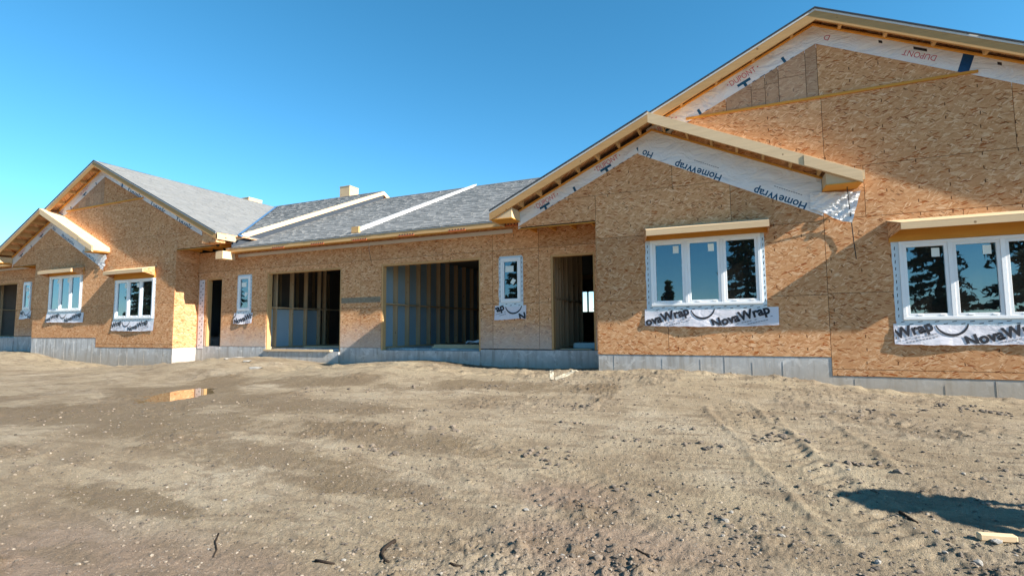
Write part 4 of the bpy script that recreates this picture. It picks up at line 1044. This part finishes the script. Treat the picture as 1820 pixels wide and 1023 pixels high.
def rock_verts(rr, s):
    bm = bmesh.new(); bmesh.ops.create_icosphere(bm, subdivisions=1, radius=s)
    sx, sy, sz = rr.uniform(.7, 1.3), rr.uniform(.7, 1.3), rr.uniform(.45, .85)
    vs = [Vector((v.co.x * sx, v.co.y * sy, v.co.z * sz)) * rr.uniform(.75, 1.2) for v in bm.verts]
    fs = [tuple(v.index for v in f.verts) for f in bm.faces]; bm.free(); return vs, fs
def scatter_gravel():
    rr = random.Random(3); N = 15000
    hd = math.atan2(F2.y, F2.x)
    th = rng.uniform(hd - R(50), hd + R(50), N); r = 2.2 * (9.4 / 2.2) ** rng.random(N)
    x = r * np.cos(th); y = r * np.sin(th); ok = (y < 9.55) & (y > .5); x, y, r = x[ok], y[ok], r[ok]
    z, damp, sand, pat = soil(x, y); keep = rng.random(len(x)) < (.5 + .5 * pat); x, y, z, r = x[keep], y[keep], z[keep], r[keep]
    protos = [rock_verts(random.Random(50 + i), 1.0) for i in range(12)]
    V = []; Fc = []; tone = []
    CL = [(690, 805), (790, 775), (640, 690), (720, 690), (560, 690), (860, 660), (915, 650), (1010, 740), (1040, 770), (1150, 800), (1250, 805), (1350, 765), (1200, 780), (1500, 765), (1560, 760), (1620, 755), (1700, 745), (1790, 860), (1750, 890), (960, 810),
          (1000, 830), (980, 870), (1060, 955), (1090, 990), (1290, 920), (1310, 930), (1250, 900), (1420, 800), (1380, 800), (1770, 950), (700, 860), (740, 880), (1240, 960), (1340, 1000), (660, 800), (880, 690), (760, 720), (1800, 760), (1460, 870), (1530, 840), (1180, 900), (1120, 860), (1720, 990), (1600, 1000), (430, 650), (480, 655), (700, 655), (770, 660), (1460, 690), (1300, 680), (1640, 715), (1750, 725)]
    for (px, py) in CL:
        c = onZ(px, py, .3 if py > 730 else .5)
        for q in range(rr.randint(8, 34)):
            xx = c.x + rr.gauss(0, .16); yy = c.y + rr.gauss(0, .09)
            if yy > 9.6: continue
            zz = ground_z(xx, yy); vs, fs = protos[rr.randrange(12)]; s = .005 + (.03 if py < 850 else .018) * rr.random() ** 2.2; a = rr.random() * 6.3; ca, sa = math.cos(a), math.sin(a); o = len(V)
            V += [(xx + s * (v.x * ca - v.y * sa), yy + s * (v.x * sa + v.y * ca), zz + s * v.z + s * .2) for v in vs]; Fc += [tuple(i + o for i in f) for f in fs]; tone += [.05 + .5 * rr.random()] * len(vs)
    for xx, yy, zz, r_ in zip(x, y, z, r):
        vs, fs = protos[rr.randrange(12)]; s = (.0035 + .0065 * rr.random() ** 2.5) * (1 + .09 * r_); a = rr.random() * 6.3; ca, sa = math.cos(a), math.sin(a); o = len(V); tn = rr.random() ** 1.5
        V += [(xx + s * (v.x * ca - v.y * sa), yy + s * (v.x * sa + v.y * ca), zz + s * v.z + s * .15) for v in vs]; Fc += [tuple(i + o for i in f) for f in fs]; tone += [tn] * len(vs)
    me = bpy.data.meshes.new('gravel'); me.from_pydata(V, [], Fc); me.update()
    me.attributes.new('tone', 'FLOAT', 'POINT').data.foreach_set('value', tone)
    m, nn, l, b = newmat('gravel_mix'); t = NT(m); at = t.new('ShaderNodeAttribute', attribute_name='tone')
    l.new(t.ramp(at.outputs['Fac'], [(0, (.07, .058, .046)), (.4, (.16, .125, .095)), (.75, (.24, .19, .14)), (.97, (.30, .25, .195)), (1, (.36, .325, .28))]), b.inputs['Base Color']); b.inputs['Roughness'].default_value = .9
    tag(link('gravel', me, 'gravel_mix'), 'loose pebbles and crumbs of soil strewn over the bare ground', 'gravel', kind='stuff')
scatter_gravel()
protos = []
for i in range(5):
    rr = random.Random(80 + i); vs, fs = rock_verts(rr, 1.0); me = MB().add([tuple(v) for v in vs], fs); protos.append(me)
meshes = []
for i, mb in enumerate(protos):
    me = bpy.data.meshes.new('stone'); me.from_pydata(mb.v, [], mb.f); me.update(); me.materials.append(MATS['stone' if i % 2 else 'rubble']); meshes.append(me)
for i, (px, py, s) in enumerate(((465 + 1200 - 0, 950, 1), (1285, 952, .9), (1393, 941, 1), (960, 898, .9), (935, 908, 1.2), (1170, 992, .9), (748, 900, 1), (658, 926, .8), (880, 905, 1), (1772, 970, 1.8), (1740, 1003, 1.4), (1680, 985, 1.1), (1510, 860, 1),
                                 (1715, 870, 1.2), (400, 893, .9), (560, 905, .7), (110, 838, .8), (330, 870, .8), (610, 1003, .9), (1000, 985, .8), (1560, 1000, 1.2), (1290, 930, 1.5), (1300, 915, 1.1), (1390, 955, 1.3))):
    p = onZ(px, py, .24); o = bpy.data.objects.new('stone', meshes[i % 5]); col.objects.link(o); sz = .016 * s
    o.location = (p.x, p.y, ground_z(p.x, p.y) + sz * .3); o.scale = (sz, sz, sz); o.rotation_euler.z = i * 1.7
    tag(o, 'small pale stone lying loose on the bare dirt', 'stone', 'small stones on the dirt')
def stick(pts, rad, label):
    P = []
    for px, py in pts:
        p = onZ(px, py, .24); P.append(Vector((p.x, p.y, ground_z(p.x, p.y) + rad * .8)))
    tag(MB().tube(P, [rad * (1.1 - .6 * i / len(P)) for i in range(len(P))], 7).build('stick', 'stick_bark', smooth=True), label, 'stick')
stick([(702, 968), (690, 975), (681, 984), (678, 993), (684, 1003), (690, 1008)], .011, 'dark bent twig curled like a hook on the dirt')
stick([(560, 1004), (575, 1006), (594, 1011)], .008, 'short straight dark twig on bare smooth dirt')
stick([(388, 958), (382, 972), (385, 984), (379, 996)], .005, 'thin wriggling dark root lying on smooth dirt')
stick([(1128, 977), (1145, 983), (1160, 988)], .006, 'thin dark twig beside the churned reddish soil')
stick([(800, 1009), (812, 1010), (822, 1008)], .006, 'tiny dark twig fragment on the gravelly dirt')
stick([(1600, 924), (1615, 931), (1632, 939)], .010, 'dark root stub in the sand beside the long shadow')
# sheared end of a timber and rubble by the shadow
p = onZ(1775, 968, .24); o = MB().bar((p.x - .09, p.y, ground_z(p.x, p.y) + .02), (p.x + .09, p.y + .03, ground_z(p.x, p.y) + .022), .045, ht=.04).build('wood_offcut', 'lumber_pale', bevel=.006); tag(o, 'short pale wood offcut lying in the sand beside the long shadow', 'offcut')
for i, (px, py) in enumerate(((402, 650), (412, 647), (424, 645), (432, 641), (440, 651), (455, 656))):
    p = onZ(px, py, .6); rr = random.Random(200 + i); vs, fs = rock_verts(rr, .07 + .07 * rr.random()); z0 = ground_z(p.x, p.y)
    o = MB().add([(p.x + v.x * 1.7, p.y + v.y, z0 + v.z * .6 + .01) for v in vs], fs).build('concrete_chunk', 'rubble'); tag(o, 'pale broken concrete chunk on the spoil below the slim window', 'rubble', 'concrete chunks on the spoil')
# two pale streaks of lime on the dirt before the doorway
for i, pts in enumerate((((977, 660), (983, 659), (985, 674), (977, 674)), ((985, 672), (1027, 665), (1029, 668), (988, 675)))):
    P = [onZ(*q, .62) for q in pts]; P = [Vector((q.x, q.y, ground_z(q.x, q.y))) for q in P]; n = 14; V = []
    for k in range(n + 1):
        f = k / n
        A, B = (P[0].lerp(P[3], f), P[1].lerp(P[2], f)) if i == 0 else (P[0].lerp(P[1], f), P[3].lerp(P[2], f))
        for q in range(4): c = A.lerp(B, q / 3); V.append((c.x, c.y, ground_z(c.x, c.y) + .008))
    tag(MB().add(V, [(k * 4 + q, k * 4 + q + 1, (k + 1) * 4 + q + 1, (k + 1) * 4 + q) for k in range(n) for q in range(3)]).build('lime_mark', 'lime_mark'), kind='structure')

# ------------------------------------------------------------------ trees across the site: seen in the window panes
m, nn, l, b = newmat('needles'); t = NT(m); oi = t.new('ShaderNodeObjectInfo'); tc = t.new('ShaderNodeTexCoord')
l.new(t.mix(t.noise(tc.outputs['Object'], 1.5, 3), (.022, .045, .018), (.06, .095, .03)), b.inputs['Base Color']); b.inputs['Roughness'].default_value = .8
def conifer(x, y, h, wd, seed, label):
    T = thing('spruce_tree', label, 'tree'); rr = random.Random(seed); z0 = .3
    MB().tube([(x, y, z0 - .2), (x + .1, y, z0 + h * .5), (x, y, z0 + h * .97)], [.22 * h / 12, .13 * h / 12, .02], 8).build('trunk', 'bark', T)
    V = []; Fc = []
    lim = MB(); k = .08
    while k < .98:
        rad = wd * (1 - k) ** .8 * rr.uniform(.75, 1.1); zc = z0 + h * k
        for q in range(7):
            a = rr.random() * 6.283; L = rad * rr.uniform(.7, 1.1); tip = Vector((x + math.cos(a) * L, y + math.sin(a) * L, zc - L * rr.uniform(.1, .4)))
            root = Vector((x, y, zc)); lim.bar(root, tip, .03)
            m_ = max(8, int(L * 30))
            for j in range(m_):
                f = .15 + .85 * j / m_; c = root.lerp(tip, f) + Vector((rr.gauss(0, .1), rr.gauss(0, .1), rr.gauss(-.05, .08)))
                s = rr.uniform(.14, .32); d = Vector((rr.gauss(0, 1), rr.gauss(0, 1), rr.gauss(-.3, .6))).normalized(); e = d.cross(Vector((rr.random(), rr.random(), 1))).normalized() * s * .45
                i = len(V); V += [c - d * s - e * .6, c - d * s * .4 + e, c + d * s, c - e]; Fc.append((i, i + 1, i + 2, i + 3))
        k += .045 * rr.uniform(.7, 1.2) * (10 / h) ** .5
    lim.build('limbs', 'bark', T)
    me = bpy.data.meshes.new('crown'); me.from_pydata([tuple(v) for v in V], [], Fc); me.update(); link('crown', me, 'needles', T)
    return T
conifer(-4.9, -22, 4.9, 1.5, 300, 'small young spruce standing apart in the gap of the tree line')
conifer(-8.5, -26, 4.2, 1.6, 301, 'low bushy spruce in the gap of the tree line, beside a younger one')
conifer(-11.2, 46, 6, 1.3, 302, 'lone spruce growing behind the buildings, seen through the hall window')
def copy_tree(o, parent=None):
    c = o.copy(); col.objects.link(c); c.parent = parent
    for ch in o.children: copy_tree(ch, c)
    return c
ROW = 'tall dark spruce in the tree line facing the front of the houses'
protos_t = [conifer(0, 0, h, w_, 310 + i, ROW) for i, (h, w_) in enumerate(((13, 3.3), (12, 3.5), (14, 3.1)))]
spots = [(.6, -20), (4.2, -22), (8, -20), (12, -22), (16, -20), (20, -23), (24, -21), (-13, -21), (-17.5, -23), (-22, -21), (-27, -22), (-32, -23), (-37, -21), (-43, -22), (-49, -23), (-55, -21), (-61, -23), (-67, -22), (-74, -24), (-81, -22)]
used = set()
for i, (x, y) in enumerate(spots):
    k = i % 3; o = protos_t[k] if k not in used else copy_tree(protos_t[k]); used.add(k)
    o.location = (x, y, 0); o.rotation_euler.z = i * 2.1; sc0 = .85 + .3 * ((i * 37) % 10) / 10; o.scale = (sc0, sc0, sc0); o['group'] = 'spruces in the tree line'

# ------------------------------------------------------------------ unseen figure added only to cast the shadow on the sand
def shadow_caster():
    tip = onZ(1540, 897, .24); Hh = 1.76; L = Hh / math.tan(elev); az = Vector((SUN.x, SUN.y)).normalized()
    bx, by = tip.x - az.x * L, tip.y - az.y * L; gz = ground_z(bx, by)
    T = thing('shadow_caster', 'unseen standing figure in orange vest, jeans and wide straw hat, added to cast a shadow', 'shadow_caster')
    J = {'pel': (0, 0, .98, .155, .12), 'sp': (0, -.01, 1.15, .15, .11), 'ch': (0, 0, 1.34, .175, .125), 'nk': (0, .0, 1.50, .075, .07), 'hd0': (0, -.01, 1.58, .075, .085), 'hd1': (0, -.01, 1.70, .075, .09)}
    E_ = [('pel', 'sp'), ('sp', 'ch'), ('ch', 'nk'), ('nk', 'hd0'), ('hd0', 'hd1')]
    for s, n_ in ((-1, 'l'), (1, 'r')):
        J['hp' + n_] = (.10 * s, 0, .90, .095, .10); J['kn' + n_] = (.12 * s, -.02, .50, .06, .065); J['an' + n_] = (.13 * s, .02, .10, .042, .05); J['ft' + n_] = (.15 * s, -.17, .04, .045, .035)
        J['sh' + n_] = (.20 * s, 0, 1.45, .07, .07); J['el' + n_] = (.27 * s, .03, 1.14, .045, .045); J['wr' + n_] = (.17 * s, -.18, .98, .03, .03); J['hn' + n_] = (.10 * s, -.23, .96, .038, .025)
        E_ += [('pel', 'hp' + n_), ('hp' + n_, 'kn' + n_), ('kn' + n_, 'an' + n_), ('an' + n_, 'ft' + n_), ('ch', 'sh' + n_), ('sh' + n_, 'el' + n_), ('el' + n_, 'wr' + n_), ('wr' + n_, 'hn' + n_)]
        for f in range(4):
            J['f%d' % f + n_] = ((.10 - .07) * s, -.25 - .012 * f, .985 - .020 * f, .009, .009); E_.append(('hn' + n_, 'f%d' % f + n_))
        J['th' + n_] = (.11 * s, -.27, 1.01, .010, .010); E_.append(('hn' + n_, 'th' + n_))
    ks = list(J); me = bpy.data.meshes.new('body'); me.from_pydata([J[k][:3] for k in ks], [(ks.index(a), ks.index(b)) for a, b in E_], [])
    o = bpy.data.objects.new('body', me); col.objects.link(o); md = o.modifiers.new('skin', 'SKIN'); md.use_smooth_shade = True
    for v, k in zip(me.skin_vertices[0].data, ks): v.radius = J[k][3:5]
    me.skin_vertices[0].data[0].use_root = True
    o.modifiers.new('sub', 'SUBSURF').levels = 1; o.modifiers['sub'].render_levels = 1
    dg = bpy.context.evaluated_depsgraph_get(); m2 = bpy.data.meshes.new_from_object(o.evaluated_get(dg)); bpy.data.objects.remove(o)
    m2.materials.clear()
    for nm in ('vest', 'jeans', 'skin', 'stick_bark'): m2.materials.append(MATS[nm])
    for p in m2.polygons:
        c = p.center; p.material_index = 2 if c.z > 1.5 or (c.z < 1.06 and c.y < -.14 and c.z > .9) else (3 if c.z < .13 else (1 if c.z < 1.0 else 0)); p.use_smooth = True
    link('body', m2, None, T)
    hat = MB(); rings = [(.215, 1.655), (.20, 1.672), (.115, 1.685), (.108, 1.76), (.085, 1.80), (.02, 1.81)]; n_ = 24  # brim made wide to give the cast shadow a blunt round tip
    for (r_, z_) in rings: hat.v += [(r_ * math.cos(2 * math.pi * k / n_), r_ * 1.08 * math.sin(2 * math.pi * k / n_) - .015, z_ - (.012 * math.cos(4 * math.pi * k / n_) if r_ > .18 else 0)) for k in range(n_)]
    hat.f = [(r_ * n_ + k, r_ * n_ + (k + 1) % n_, (r_ + 1) * n_ + (k + 1) % n_, (r_ + 1) * n_ + k) for r_ in range(len(rings) - 1) for k in range(n_)] + [tuple(range(n_))[::-1], tuple(range((len(rings) - 1) * n_, len(rings) * n_))]
    hat.build('sun_hat', 'straw', T, smooth=True)
    fc = MB().add([(-.012, -.095, 1.63), (.012, -.095, 1.63), (0, -.122, 1.625), (0, -.098, 1.67)], [(0, 1, 2), (0, 2, 3), (2, 1, 3)]); fc.build('nose', 'skin', T)
    for s in (-1, 1): MB().tube([(.032 * s - .008, -.098, 1.665), (.032 * s + .008, -.098, 1.665)], .005).build('eye', 'ink_black', T)
    T.location = (bx, by, gz - .005); T.rotation_euler.z = R(100)
shadow_caster()

# ------------------------------------------------------------------ put every Empty at the foot of its thing
for o in list(col.objects):
    if o.type == 'EMPTY' and o.location.length < 1e-6 and o.children and o.get('group') != 'spruces in the tree line':
        vs = [v.co for c in o.children if c.type == 'MESH' for v in c.data.vertices[:]]
        cx = (min(v.x for v in vs) + max(v.x for v in vs)) / 2; cy = min(v.y for v in vs); cz = .3
        o.location = (cx, cy, cz)
        for c in o.children: c.matrix_parent_inverse = Matrix.Translation((-cx, -cy, -cz))
